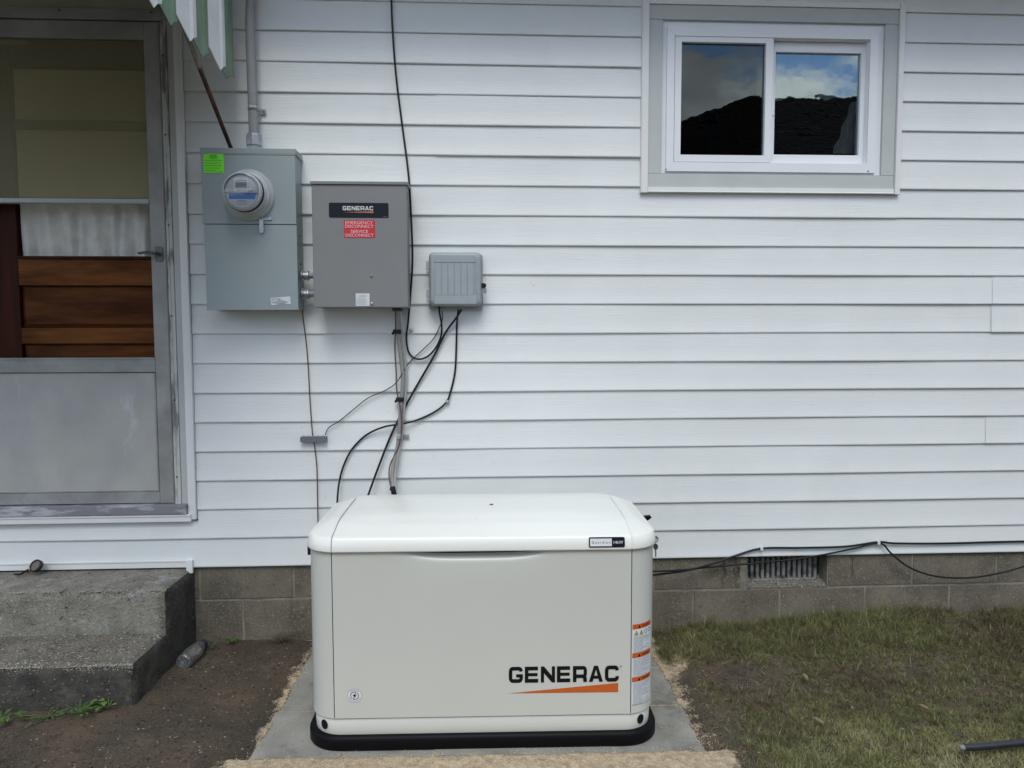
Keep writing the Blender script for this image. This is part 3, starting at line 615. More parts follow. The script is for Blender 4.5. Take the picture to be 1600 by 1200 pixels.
# ---------------------------------------------------------------- block foundation
fnd = thing('foundation_wall', 'low brown concrete block foundation under the white siding', 'foundation wall', (0, .03, -.1))
zj = Y(1250, 918, .02)[2]; BH = .196
hz_ = zj; j0 = [Y(u, 960, .02)[0] for u in (1082.5, 1218.6, 1354, 1482)]; bw = (j0[-1]-j0[0])/3
x_off1 = j0[0]; x_off2 = Y(1425, 900, .02)[0]
VX0, VX1 = Y(1167, 900, .02)[0], Y(1292, 900, .02)[0]; VZ0 = Y(1230, 913, .02)[2]
for r_, off in ((0, x_off2), (1, x_off1), (2, x_off2)):
    zt2 = zj+BH if r_ == 0 else zj-(r_-1)*BH; zb2 = zt2-BH; mt_ = .0045
    k0 = math.floor((XL-off)/bw); x = off+k0*bw
    while x < XR:
        segs = [(x, x+bw)]
        if r_ == 0:
            segs = [s for s in ((x, min(x+bw, VX0)), (max(x, VX1), x+bw)) if s[1]-s[0] > .03] if (x < VX1 and x+bw > VX0) else segs
        for s, e in segs:
            g = (0 if abs(s-VX1) < 1e-6 else mt_, 0 if abs(e-VX0) < 1e-6 else mt_)
            obj('concrete_block', MB().box(s+g[0], e-g[1], .018+random.uniform(-.0012, .0012), .2, zb2+mt_, zt2-mt_), M_block, fnd, bevel=.003)
        x += bw
m_ = MB(); m_.box(XL, VX0-.001, .0205, .19, -.2, zj+BH); m_.box(VX1+.001, XR, .0205, .19, -.2, zj+BH); m_.box(VX0-.001, VX1+.001, .0205, .19, -.2, zj)
obj('mortar_joints', m_, M_mortar, fnd)
v_ = MB(); v_.box(VX0, VX1, .10, .12, zj-.0, ZB+.05); vent = obj('foundation_vent', v_, mat('vent_back', (.03, .03, .03), rough=.7), fnd)
M_vent = mat('weathered_vent_metal', (.30, .30, .285), rough=.6, metal=.1, var=.3, vscale=25, col2=(.09, .085, .075))
obj('vent_sill', MB().prism([(.02, zj-.006), (.02, zj+.006), (.1, VZ0+.02), (.1, zj-.006)], VX0, VX1, 'x'), M_tread, vent, bevel=.002)
nl = 14
for i in range(nl):
    x = VX0+.012+(VX1-VX0-.05)*i/(nl-1); obj('louver', MB().prism(rrect(x, x+.013, VZ0+.012, ZB+.05, .005, 3), .072, .1, 'y'), M_vent, vent, bevel=.002)
obj('vent_frame', MB().box(VX0+.002, VX1-.03, .066, .1, VZ0+.001, VZ0+.012), M_vent, vent, bevel=.001)

# ---------------------------------------------------------------- concrete stoop
stoop = thing('concrete_stoop', 'weathered two step concrete stoop under the storm door', 'stoop', (-1.7, -.3, 0))
SZ1 = .345; P1 = Zp(252, 921, SZ1); ys1 = P1[1]
z2 = .165; P2 = Zp(207, 1038, z2); ys2 = P2[1]; XS1 = Zp(296, 893, SZ1)[0]; XSf = P2[0]
def rough_slab(x0, x1, y0, y1, z0, z1, seed, step=.018, skip_back=True, shear=0.0, ms=(0, 0, 0)):
    """box whose front, right and top faces are worn grids with crumbled edges"""
    nx, ny, nz_ = max(2, int((x1-x0)/step)), max(2, int((y1-y0)/step)), max(2, int((z1-z0)/step)); mb = MB()
    def disp(p):
        x, y, z = p; e = 0
        ex, ey, ez = x1-x, y-y0, z1-z; R = .012
        n = fbm(x*1.0+z*2, y*1.0-z, seed, 14, 4)-.5; n3 = fbm(x*1.3-z, y+z*2.2, seed+5, 55, 3)-.5
        c = .02*(fbm(x+z, y-z, seed+9, 22, 3))
        d2 = sorted([ex, ey, ez])[:2]
        near = max(0, 1-(d2[0]+d2[1])/.028)
        k = near*(.004+c*.5)
        return (x-(k if ex < .03 else 0)+n*.003+n3*.002+shear*(y1-y), y+(k if ey < .03 else 0)+n*.004+n3*.003, z-(k if ez < .03 else 0)+n*.003+n3*.002)
    def face(f, a, b, m=0):
        vs = [disp(f(i/a, j/b)) for j in range(b+1) for i in range(a+1)]
        mb.add(vs, [(j*(a+1)+i, j*(a+1)+i+1, (j+1)*(a+1)+i+1, (j+1)*(a+1)+i) for j in range(b) for i in range(a)], m, True)
    face(lambda s, t: (x0+(x1-x0)*s, y0, z0+(z1-z0)*t), nx, nz_, ms[0])
    face(lambda s, t: (x0+(x1-x0)*s, y0+(y1-y0)*t, z1), nx, ny, ms[1])
    face(lambda s, t: (x1, y0+(y1-y0)*s, z0+(z1-z0)*t), ny, nz_, ms[2])
    return mb
shr = (XSf-XS1)/(0-ys2) if ys2 else 0
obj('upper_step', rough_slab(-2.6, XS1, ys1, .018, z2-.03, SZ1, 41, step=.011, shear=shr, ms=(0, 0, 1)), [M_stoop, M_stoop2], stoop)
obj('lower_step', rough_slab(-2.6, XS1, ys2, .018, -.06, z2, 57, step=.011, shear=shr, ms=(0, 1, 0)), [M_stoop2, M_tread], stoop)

# ---------------------------------------------------------------- generator
gen = thing('generator', 'cream standby generator cabinet with black base and orange logo wedge', 'generator', (.044, -.595, 0.0), PA)
GF = -.300; HB = .580; HD = .300     # front at local y=GF; half width, half depth
def ring(hx, hyf, hyb, r, z, n=10): return [(x, y, z) for x, y in rrect(-hx, hx, hyf, hyb, r, n)]
b = MB(); b.loft([ring(.591, GF-.007, HD+.01, .115, 0), ring(.595, GF-.009, HD+.01, .117, .006), ring(.595, GF-.009, HD+.01, .117, .032), ring(.594, GF-.007, HD+.008, .114, .041), ring(.580, GF+.001, HD, .108, .0475), ring(.55, GF+.03, HD-.03, .09, .0495)], cap0=True, cap1=True)
obj('base', b, M_base, gen, local=True)
b = MB(); b.loft([ring(.569, GF+.010, HD-.008, .098, .040), ring(.572, GF+.007, HD-.006, .10, .049), ring(.574, GF+.005, HD-.005, .10, .101), ring(.570, GF+.009, HD-.008, .098, .1035), ring(.54, GF+.03, HD-.03, .09, .1035)], cap1=True)
skirt = obj('lower_skirt', b, M_cream, gen, local=True)
def corner_pt(ang, side, r=.10, hx=.574, yf=GF+.005, off=0.0):   # ang 0 = facing front, 90 = facing the side
    a = math.radians(ang); cx, cy = hx-r, yf+r; return side*(cx+(r+off)*math.sin(a)), cy-(r+off)*math.cos(a)
for side in (-1, 1):
    h = MB(); vs = []; n = 24
    for k in range(n):
        t = 2*pi*k/n; ang = 33+math.degrees(.0145*math.cos(t)/.10); x, y = corner_pt(ang, side, off=.0012); vs.append((x, y, .078+.0165*math.sin(t)))
    h.add(vs, [tuple(range(n))]); vs2 = [(x*1.002, y-.0012, z) for x, y, z in vs]
    h.add([( *corner_pt(33, side, off=.0013), .078)]+vs, [(0, 1+k, 1+(k+1) % n) for k in range(n)])
    obj('lifting_hole', h, M_ink, gen, local=True)
b = MB(); b.loft([ring(.556, GF+.032, HD-.02, .09, .105), ring(.556, GF+.032, HD-.02, .09, .70)], cap1=True); obj('inner_shell', b, M_black, gen, local=True)
# body shell: side/back wrap with open front for the panel
SX = .489; zb_, zt2_ = .1065, .672
path = rrect(-HB, HB, GF, HD, .105, 12)
# keep points from right front seam round the back to left front seam
pts = [(SX+.003, GF)]+[p for p in path if not (abs(p[0]) < SX+.003 and p[1] < 0)]
idx = None
full = rrect(-HB, HB, GF, HD, .105, 12); nfull = len(full)
# order starts at (+x,+y) corner, goes to (-x,+y), (-x,-y), (+x,-y): rotate so it starts after the front-left -> front-right gap
start = [i for i, p in enumerate(full) if p[0] > SX and p[1] < -.1]; s0 = start[0]
order = full[s0:]+full[:s0]
outl = [(SX+.003, GF)]+[p for p in order if p[0] > 0 and p[1] < 0 and p[0] > SX+.003]+[p for p in order if p[1] > 0]+[p for p in order if p[0] < 0 and p[1] < 0 and p[0] < -SX-.003]+[(-SX-.003, GF)]
b = MB(); nn = len(outl); inn = [(p[0]*.975, p[1]*.955) for p in outl]
b.add([(x, y, zb_) for x, y in outl]+[(x, y, zt2_) for x, y in outl], [(i, i+1, nn+i+1, nn+i) for i in range(nn-1)], 0, True)
b.add([(x, y, zb_) for x, y in outl]+[(x, y, zb_) for x, y in inn], [(i+1, i, nn+i, nn+i+1) for i in range(nn-1)], 0)
for i in (0, nn-1): b.add([(*outl[i], zb_), (outl[i][0], outl[i][1]+.03, zb_), (outl[i][0], outl[i][1]+.03, zt2_), (*outl[i], zt2_)], [(0, 1, 2, 3)])
obj('side_shell', b, M_cream, gen, local=True)
# front panel with the smile-shaped finger scoop under the lid
NX, NZ = 80, 110; vs = []; b = MB()
def g_(x): s = max(0.0, 1-((x+.02)/.30)**2); return s*s*(3-2*s) if s < 1 else 1
for j in range(NZ+1):
    t = 1-(1-j/NZ)**1.0
    for i in range(NX+1):
        x = -SX+2*SX*i/NX; g = g_(x); ztp = .673-.020*g; z = .1075+(ztp-.1075)*t; d = ztp-z
        dep = .020*g*math.exp(-(d/.012)**2)+.004*g*math.exp(-(d/.05)**2)
        vs.append((x, GF-.0005+dep, z-.000))
b.add(vs, [(j*(NX+1)+i, j*(NX+1)+i+1, (j+1)*(NX+1)+i+1, (j+1)*(NX+1)+i) for j in range(NZ) for i in range(NX)], 0, True)
b.box(-SX, -SX+.002, GF, GF+.02, .1075, .64); b.box(SX-.002, SX, GF, GF+.02, .1075, .64); b.box(-SX+.002, SX-.002, GF, GF+.02, .1075, .1095)
panel = obj('front_panel', b, M_cream, gen, local=True)
# lid
def lring(dx, df, db, r, z, n=14): return [(x, y, z) for x, y in rrect(-(.588-dx), .588-dx, GF-.010+df, HD-db, r, n)]
lv = [(.012, .012, .006, .10, .668), (.0, .0, .0, .112, .667), (-.001, -.001, 0, .113, .671), (.001, .002, .002, .113, .690), (.005, .006, .005, .113, .7075), (.008, .009, .008, .113, .7115), (.014, .018, .014, .113, .7140), (.036, .052, .034, .115, .7235), (.056, .086, .054, .117, .7345), (.062, .095, .06, .117, .7368), (.070, .104, .068, .117, .7380), (.10, .130, .10, .112, .7420), (.13, .15, .12, .105, .7455), (.18, .17, .15, .09, .749), (.26, .20, .18, .08, .7515), (.40, .25, .22, .05, .753)]
b = MB(); b.loft([lring(*q) for q in lv], cap1=True)
b.loft([lring(.012, .012, .006, .10, .668), lring(.012, .012, .006, .10, .70)], smooth=True)
lid = obj('lid', b, M_lid, gen, local=True)
# seams across the lid: thin raised bead
def lid_z(x, y):   # height of the lid surface at (x,y) by scanning rings outwards
    best = None
    for a_, c_ in zip(lv[1:-1], lv[2:]):
        for q in (0, .25, .5, .75):
            dx = a_[0]+(c_[0]-a_[0])*q; df = a_[1]+(c_[1]-a_[1])*q; z = a_[4]+(c_[4]-a_[4])*q
            if y >= GF-.010+df-1e-6 and abs(x) <= .578-dx: best = z
    return best if best is not None else .667
def lid_path(xa):
    P = []
    for dx, df, db, r_, z in lv[2:]:
        hx = .588-dx
        if hx <= xa+.001: zt__ = z; break
        yf_ = GF-.010+df; e = xa-(hx-r_); yy = yf_ if e <= 0 else yf_+r_-math.sqrt(max(0, r_*r_-e*e)); P.append((yy, z))
    yb__ = HD-.15; P.append((P[-1][0]+.03, zt__))
    for k in range(1, 7): P.append((P[-1][0]+(yb__-P[-1][0])*k/6, P[-1][1]+.0004))
    return P
for sx, r_ in ((-1, .0014), (1, .0024)):
    pts = [(sx*.489, yy-.0008, z+.0012) for yy, z in lid_path(.489)]
    obj('lid_seam', MB().tube(pts, r_, 6), M_lblm if sx < 0 else M_lid, lid, local=True)
obj('rivet', MB().lathe([(.0075, 0), (.006, .002), (0, .003)], (.03, -.02, .7535), axis='z', n=12), mat('drain_mark', (.10, .08, .07), rough=.8), lid, local=True)
# badge on the lid lip, follows its slope
bx0, bx1, bz0, bz1 = .347, .465, .6765, .7085
def lipy(z): 
    for a_, c_ in zip(lv[1:-1], lv[2:]):
        if a_[4] <= z <= c_[4]+1e-9: return GF-.010+a_[1]+(c_[1]-a_[1])*(z-a_[4])/(c_[4]-a_[4]+1e-9)
    return GF
def onlip(o): return lambda p: (p[0], lipy(p[2])-o, p[2])
bd = MB()
def plate(mb, x0, x1, z0, z1, r, o, m):
    pts = rrect(x0, x1, z0, z1, r, 5); mb.add([onlip(o)((p[0], 0, p[1])) for p in pts], [tuple(range(len(pts)))], m)
    mb.add([onlip(o)((p[0], 0, p[1])) for p in pts]+[onlip(o-.002)((p[0], 0, p[1])) for p in pts], [((i+1) % len(pts), i, len(pts)+i, len(pts)+(i+1) % len(pts)) for i in range(len(pts))], m)
plate(bd, bx0, bx1, bz0, bz1, .005, .0030, 0)
bd.add([onlip(.0036)(p) for p in ((bx0+.004, 0, bz0+.004), (bx0+.075, 0, bz0+.004), (bx0+.075, 0, bz1-.004), (bx0+.004, 0, bz1-.004))], [(0, 1, 2, 3)], 1)
text_mb(bd, 'G u a r d i a n', bx0+.010, bz0+.0125, .0078, 0, 0, width=.060, xf=onlip(.0042))
text_mb(bd, '14kW', bx0+.081, bz0+.0115, .0095, 0, 1, width=.031, xf=onlip(.0042))
obj('badge', bd, [M_ink, M_lbl], lid, local=True)
# logo on the panel
yl = GF-.0012
def genx(u, v): # pixel on the front plane -> local x,z
    d = Vector(ray(u, v)); Mi = chain(gen).inverted(); o = Mi @ Vector(CAMP); dd = Mi.to_3x3() @ d; t = (yl-o.y)/dd.y; p = o+dd*t; return p.x, p.z
lx, lz = genx(795, 1075); rx, rz = genx(966, 1066); ltz = genx(966, 1039.5)[1]; lbz = genx(966, 1064.5)[1]
lg = MB(); logo(lg, lx, lbz, rx-lx+.002, ltz-lbz, yl); obj('logo_lettering', lg, M_ink, panel, local=True)
wz0_ = genx(965, 1081.5)[1]; wz1_ = genx(965, 1067)[1]
obj('logo_wedge', MB().add([(lx-.004, yl, wz0_+.0015), (rx, yl, wz0_), (rx, yl, wz1_), ], [(0, 1, 2)]), M_orange, panel, local=True)
rg = MB(); q_ = rrect(-.0038, .0038, -.0038, .0038, .0037, 5); qi = [(a*.82, b*.82) for a, b in q_]; n = len(q_)
cx_, cz_ = rx+.008, ltz-.004
rg.add([(cx_+a, yl, cz_+b) for a, b in q_]+[(cx_+a, yl, cz_+b) for a, b in qi], [(i, (i+1) % n, n+(i+1) % n, n+i) for i in range(n)])
text_mb(rg, 'R', cx_-.0016, cz_-.0022, .0044, yl-.0001, 0); obj('trademark_ring', rg, M_lblg, panel, local=True)
# round power sticker
cx_, cz_ = genx(554, 1087); pw = MB()
def disc(mb, cx, cz, r, y, m, n=36): mb.add([(cx+r*math.cos(2*pi*k/n), y, cz+r*math.sin(2*pi*k/n)) for k in range(n)], [tuple(range(n))], m)
def annulus(mb, cx, cz, r0, r1, y, m, a0=0, a1=360, n=32):
    vs = [(cx+r*math.cos(math.radians(a0+(a1-a0)*k/n)), y, cz+r*math.sin(math.radians(a0+(a1-a0)*k/n))) for r in (r0, r1) for k in range(n+1)]
    mb.add(vs, [(k, k+1, n+1+k+1, n+1+k) for k in range(n)], m)
disc(pw, cx_, cz_, .0235, yl, 0); annulus(pw, cx_, cz_, .0225, .0238, yl-.0003, 2); annulus(pw, cx_, cz_, .0118, .0138, yl-.0003, 1, 60, 235); annulus(pw, cx_, cz_, .0118, .0138, yl-.0003, 1, 245, 410)
annulus(pw, cx_, cz_, .0175, .0195, yl-.0003, 2, 45, 140); annulus(pw, cx_, cz_, .0175, .0195, yl-.0003, 2, 200, 340)
pw.add([(cx_+a*.0125, yl-.0005, cz_+b_*.0125) for a, b_ in ((.55, 1), (-.55, -.1), (-.05, -.1), (-.45, -1), (.6, .15), (.1, .15))], [(0, 1, 2, 5), (2, 3, 4, 5)], 1)
obj('power_sticker', pw, [M_lbl, M_ink, M_lblm], panel, local=True)
# warning label wrapped on the right corner post
wl = MB()
def cpos(s, z, off):   # s = arc length past the seam along the front then round the corner
    x = SX+.006+s; x1_ = HB-.105
    if x <= x1_: return (x, GF-off, z)
    a = (x-x1_)/.105; return (x1_+(.105+off)*math.sin(a), GF+.105-(.105+off)*math.cos(a), z)
WL0, WL1 = .0, .085; zA, zB = genx(1005, 1099)[1]+.006, genx(1005, 975)[1]-.010
zA, zB = .135, .412
def wq(s0, s1, z0, z1, off, m, n=8):
    vs = [cpos(s0+(s1-s0)*i/n, z, off) for z in (z0, z1) for i in range(n+1)]; wl.add(vs, [(i, i+1, n+2+i, n+1+i) for i in range(n)], m, True)
wq(WL0, WL1, zA, zB, .0008, 0)
H_ = zB-zA
heads = [zB-.018, zB-.018-.098, zB-.018-.180]
for i, hz__ in enumerate(heads):
    wq(WL0, WL1, hz__, hz__+.017, .0013, 1)
    tm = MB(); text_mb(tm, 'WARNING', 0, 0, .008, 0, 0, width=.038)
    wl.add([cpos(.036+p[0], hz__+.0045+p[2], .0018) for p in tm.v], tm.f, 2)
    for a_ in (0,): wl.add([cpos(.020, hz__+.003, .0018), cpos(.031, hz__+.003, .0018), cpos(.0255, hz__+.0135, .0018)], [(0, 1, 2)], 2)
for k in range(4):
    s = .006+k*.02; zc = heads[0]-.021
    if k < 2: wl.add([cpos(s, zc, .0014), cpos(s+.016, zc, .0014), cpos(s+.008, zc+.016, .0014)], [(0, 1, 2)], 2); wl.add([cpos(s+.0025, zc+.0015, .0018), cpos(s+.0135, zc+.0015, .0018), cpos(s+.008, zc+.0125, .0018)], [(0, 1, 2)], 4); wl.add([cpos(s+.0072, zc+.003, .0021), cpos(s+.0095, zc+.003, .0021), cpos(s+.0075, zc+.0095, .0021)], [(0, 1, 2)], 2)
    else:
        vs = [cpos(s+.008+r*math.cos(a), zc+.008+r*math.sin(a), .0014) for r in (.0055, .0075) for a in [2*pi*i/16 for i in range(16)]]; wl.add(vs, [(i, (i+1) % 16, 16+(i+1) % 16, 16+i) for i in range(16)], 5)
blocks = [(heads[1]+.0185, heads[0]-.025), (heads[2]+.0185, heads[1]-.003), (zA+.004, heads[2]-.003)]
for z0_, z1_ in blocks:
    z = z1_
    while z > z0_:
        ln = random.choice([.078, .075, .078, .06, .076, .04]); s = .004
        while s < ln:
            e = min(ln, s+random.uniform(.006, .02)); wq(s, e, z-.0014, z, .0013, 3, n=2); s = e+.0018
        z -= .0034
wq(WL0, WL1, zA, zA+.0012, .0013, 2)
obj('warning_label', wl, [M_lbl, M_orange, M_ink, M_lblm, M_yel, M_lblg], gen, local=True)
# rear side latch and key on the right side
lt = MB(); pts = [(-.004, -.002), (.0, -.012), (.012, -.014), (.030, -.004), (.038, .004), (.034, .009), (.018, .007), (.0, .005)]
Lx, Lz = .578, .700
kb = Vector((.575, .05, .68))
lt.prism([(.582+p[0]*1.0, .692+p[1]) for p in pts], .0, .02, 'y'); obj('latch_handle', lt, M_base, gen, local=True, bevel=.002)
ky = MB(); ky.lathe([(.0, -.012), (.007, -.011), (.009, -.004), (.009, .0)], (.590, -.165, .668), axis='x', n=16); ky.lathe([(.004, -.016), (.007, -.014), (.009, -.002), (.011, .002)], (.597, -.170, .662), axis='y', n=16)
ky.prism([(.597+.0095*math.cos(a)*.9, .636+.011*math.sin(a)) for a in [2*pi*i/14 for i in range(14)]], -.174, -.172, 'y')
ky.prism([(.595, .628), (.599, .628), (.600, .602), (.598, .598), (.596, .602)], -.174, -.172, 'y'); ky.tube([(.597, -.172, .648), (.598, -.172, .655), (.598, -.172, .662)], .0015, 6)
obj('lock_key', ky, M_key, gen, local=True)
b = MB(); b.box(-.592, -.578, -.20, -.17, .628, .668); obj('side_hinge', b, M_black, gen, local=True, bevel=.001)

# ---------------------------------------------------------------- meter cabinet
def plane(y): return (lambda u, v=400: Y(u, v, y)[0]), (lambda v, u=400: Y(u, v, y)[2])
yM = -.13; mx_, mz_ = plane(yM); cx0, cx1 = mx_(319.0, 400), mx_(464.0, 400); cz0, cz1 = mz_(484.5, 395), mz_(232, 390)
mc = thing('meter_cabinet', 'blue grey electric meter cabinet with green sticker beside the door', 'meter cabinet', ((cx0+cx1)/2, 0, cz0))
zsp = mz_(350.5, 390)
obj('cabinet_shell', MB().box(cx0+.002, cx1-.002, yM+.014, -.001, cz0+.003, cz1-.004), M_meterbox, mc, bevel=.002)
obj('top_cap', MB().box(cx0-.004, cx1+.004, yM-.005, -.002, cz1-.022, cz1).box(cx0-.004, cx1+.004, yM-.005, yM+.0, cz1-.026, cz1-.022), M_meterbox, mc, bevel=.0015)
obj('upper_cover', MB().box(cx0-.001, cx1+.001, yM-.003, yM+.0135, zsp+.001, cz1-.023), M_meterbox, mc, bevel=.0015)
obj('lower_cover', MB().box(cx0+.004, cx1+.001, yM, yM+.0135, cz0, zsp-.001), M_meterbox, mc, bevel=.0015)
for z in (mz_(410), mz_(365)): obj('side_screw', MB().lathe([(0, .004), (.003, .003), (.004, 0)], (cx1-.002, -.06, z), axis='x', n=10), M_black, mc)
for u in (392, 433): obj('bottom_screw', MB().lathe([(.0055, 0), (.0055, -.004), (.003, -.007), (0, -.007)], (mx_(u, 486), yM+.03, cz0+.002), axis='z', n=12), M_galv, mc)
for u in (362, 411): obj('cap_screw', MB().lathe([(.004, 0), (.004, .006), (0, .008)], (mx_(u, 228), -.09, cz1-.001), axis='z', n=10), M_galv, mc)
# meter
mcx, mcz = Y(389.5, 305.5, yM)[0], Y(389.5, 305.5, yM)[2]; yb_m = yM-.003
mt = obj('meter', MB().lathe([(.104, 0), (.104, -.006), (.101, -.012), (.097, -.016), (.093, -.02), (.0915, -.030), (.088, -.034), (.081, -.036)], (mcx, yb_m, mcz)), mat('meter_ring_grey', (.40, .43, .42), rough=.4, var=.08, vscale=20), mc)
def msub(name, mb, m, **k): return obj(name, mb, m, mt, **k)
msub('meter_skirt', MB().lathe([(.081, -.034), (.080, -.05), (.0775, -.052), (.0765, -.088), (.0735, -.096), (.0735, -.104)], (mcx, yb_m, mcz)).lathe([(.0665, -.105), (.071, -.1055), (.0735, -.104)], (mcx, yb_m, mcz)), M_meter)
msub('meter_gasket', MB().lathe([(.0768, -.060), (.0785, -.062), (.0785, -.080), (.0768, -.082)], (mcx, yb_m, mcz)), M_black)
fy = yb_m-.098; fc = MB(); R = .0672
up = [(mcx+R*math.cos(math.radians(a)), fy, mcz+R*math.sin(math.radians(a))) for a in range(-6, 187, 8)]
fc.add(up, [tuple(range(len(up)))], 0)
lo = [(mcx+R*math.cos(math.radians(a)), fy-.0002, mcz+R*math.sin(math.radians(a))) for a in range(186, 355, 8)]; fc.add(lo, [tuple(range(len(lo)))], 1)
fc.box(mcx-.0675, mcx+.0675, fy-.006, fy-.001, mcz-.008, mcz-.003, 0)
bl = [(-.050, -.032), (.050, -.032), (.056, -.010), (-.052, -.010)]; fc.add([(mcx+a, fy-.0008, mcz+c) for a, c in bl], [(0, 1, 2, 3)], 2)
fc.box(mcx-.029, mcx+.026, fy-.004, fy-.001, mcz-.006, mcz+.050, 1)
fc.add([(mcx+a, fy-.0045, mcz+c) for a, c in ((-.024, .010), (.022, .010), (.022, .034), (-.024, .034))], [(0, 1, 2, 3)], 3)
text_mb(fc, '00888', mcx-.020, mcz+.018, .011, fy-.005, 4, width=.038)
for z0_, x0_, w_ in ((.040, -.02, .04), (.002, -.018, .034), (-.038, -.015, .03), (-.043, -.025, .05), (-.0515, -.02, .04)):
    s = x0_
    while s < x0_+w_:
        e = s+random.uniform(.003, .008); fc.box(mcx+s, mcx+min(e, x0_+w_), fy-.0047, fy-.0042, mcz+z0_-.001, mcz+z0_+.0012, 5) if z0_ > 0 else fc.box(mcx+s, mcx+min(e, x0_+w_), fy-.0014, fy-.0009, mcz+z0_-.001, mcz+z0_+.0014, 5); s = e+.0012
fc.lathe([(.0095, -.004), (.008, -.007), (0, -.007)], (mcx+.034, fy, mcz+.001), n=16, m=1)
fc.box(mcx+.029, mcx+.0325, fy-.0085, fy-.0065, mcz-.001, mcz+.002, 5); fc.box(mcx+.0355, mcx+.039, fy-.0085, fy-.0065, mcz-.001, mcz+.002, 5)
msub('meter_face', fc, [M_meter, M_meterw, M_blue, M_lcd, M_lblg, M_lblm])
msub('meter_glass', MB().lathe([(.072, -.102), (.070, -.108), (.064, -.111), (0, -.113)], (mcx, yb_m, mcz)), M_clear)
# seal tab and bracket under the ring
tb = MB(); p = Y(409, 343, yM); tb.box(p[0]-.004, p[0]+.042, yM-.006, yM-.003, p[2]-.003, p[2]+.006); tb.box(p[0]+.028, p[0]+.042, yM-.008, yM-.006, p[2]-.003, p[2]+.010)
tb.prism(rrect(p[0]-.008, p[0]+.009, p[2]-.055, p[2]+.002, .006), yM-.011, yM-.008, 'y'); tb.tube([(p[0], yM-.01, p[2]-.002), (p[0], yM-.02, p[2]+.006), (p[0]-.001, yM-.012, p[2]+.018)], .0022, 8)
obj('seal_bracket', tb, M_galv, mc, bevel=.001)
# green sticker
gs = MB(); gx0_, gx1_, gz0s, gz1s = mx_(318.5, 255), mx_(350, 255), mz_(270.5, 335), mz_(239.5, 335); ygs = yM-.0045
gs.box(gx0_, gx1_, ygs, yM-.0032, gz0s, gz1s, 0); W_ = gx1_-gx0_
def lines(mb, x0, x1, ztop, n, pitch, th, y, m, center=False, lens=None):
    for k in range(n):
        L_ = (x1-x0)*(lens[k % len(lens)] if lens else random.uniform(.7, 1)); s = x0+((x1-x0)-L_)/2 if center else x0; e_ = s+L_
        while s < e_:
            e = min(e_, s+random.uniform(.003, .009)); mb.box(s, e, y-.0003, y, ztop-k*pitch-th, ztop-k*pitch, m); s = e+random.uniform(.0008, .0015)
lines(gs, gx0_+.02, gx1_-.02, gz1s-.008, 3, .0055, .003, ygs, 1, True, [.7, .8, .75]); lines(gs, gx0_+.004, gx1_-.006, gz1s-.029, 5, .010, .0022, ygs, 1, False, [1, .95, .98, .9, .7]); lines(gs, gx1_-.022, gx1_-.004, gz0s+.006, 1, 1, .002, ygs, 1)
obj('green_sticker', gs, [M_green, M_greend], mc)
# maker label, slightly tilted
el = MB(); px = [Y(u, v, yM-.001) for u, v in ((422.5, 465.5), (453.5, 463), (454.5, 475), (424, 476.8))]; el.add([(p[0], yM-.0012, p[2]) for p in px], [(3, 2, 1, 0)], 0)
e0 = px[3]; ang = math.radians(2)
tm = MB(); text_mb(tm, 'EATON', .003, .019, .0085, 0, 0, width=.034); lines(tm, .028, .058, .020, 1, .1, .002, -.0001, 0); lines(tm, .004, .075, .014, 2, .0045, .0016, -.0001, 0, False, [.85, .9]); lines(tm, .022, .072, .0055, 1, .0035, .0022, -.0001, 0)
el.add([(e0[0]+p_[0]*math.cos(ang)-p_[2]*math.sin(ang), yM-.0018+p_[1], e0[2]+p_[0]*math.sin(ang)+p_[2]*math.cos(ang)) for p_ in tm.v], tm.f, 1)
obj('maker_label', el, [M_lbl, M_lblg], mc)

# ---------------------------------------------------------------- transfer switch
yA = -.158; ax_, az_ = plane(yA); ax0, ax1 = ax_(488.6, 400), ax_(636.8, 400); az0, az1 = az_(480.5, 560), az_(283, 560)
ats = thing('transfer_switch', 'taupe grey transfer switch box with red disconnect sticker', 'electrical box', ((ax0+ax1)/2, 0, az0))
obj('box_shell', MB().box(ax0+.003, ax1-.003, yA+.02, -.001, az0, az1-.006), M_ats, ats, bevel=.002)
obj('front_cover', MB().box(ax0, ax1, yA, yA+.0195, az0+.001, az1-.014), M_ats, ats, bevel=.003)
obj('rain_cap', MB().prism([(yA-.006, az1-.014), (yA-.006, az1-.002), (-.002, az1+.008), (-.002, az1-.004), (yA-.001, az1-.0135)], ax0-.004, ax1+.004, 'x'), M_ats, ats, bevel=.001)
pl = MB(); a0, a1, b0, b1 = ax_(514, 328), ax_(607, 328), az_(340, 560), az_(317, 560)
pts = rrect(a0, a1, b0, b1, .006); pl.prism(pts, yA-.002, yA-.0002, 'y', 0)
u0, u1 = ax_(535.5, 326), ax_(583.5, 326); v0, v1 = az_(328.8, 560), az_(322.2, 560)
logo(pl, u0, v0, u1-u0, v1-v0, yA-.0024, 1); pl.add([(u0, yA-.0026, az_(331.8, 560)), (u1, yA-.0026, az_(333, 560)), (u1, yA-.0026, az_(330, 560))], [(0, 1, 2)], 2)
lines(pl, ax_(599, 338), a1-.003, b0+.005, 1, 1, .0012, yA-.0022, 3)
obj('name_plate', pl, [M_navy, M_silver, M_orange2, M_lblm], ats)
rs = MB(); a0, a1, b0, b1 = ax_(537.5, 358), ax_(586, 358), az_(371.5, 560), az_(344, 560)
rs.prism(rrect(a0, a1, b0, b1, .002, 2), yA-.0012, yA-.0002, 'y', 0); h_ = b1-b0; w_ = a1-a0
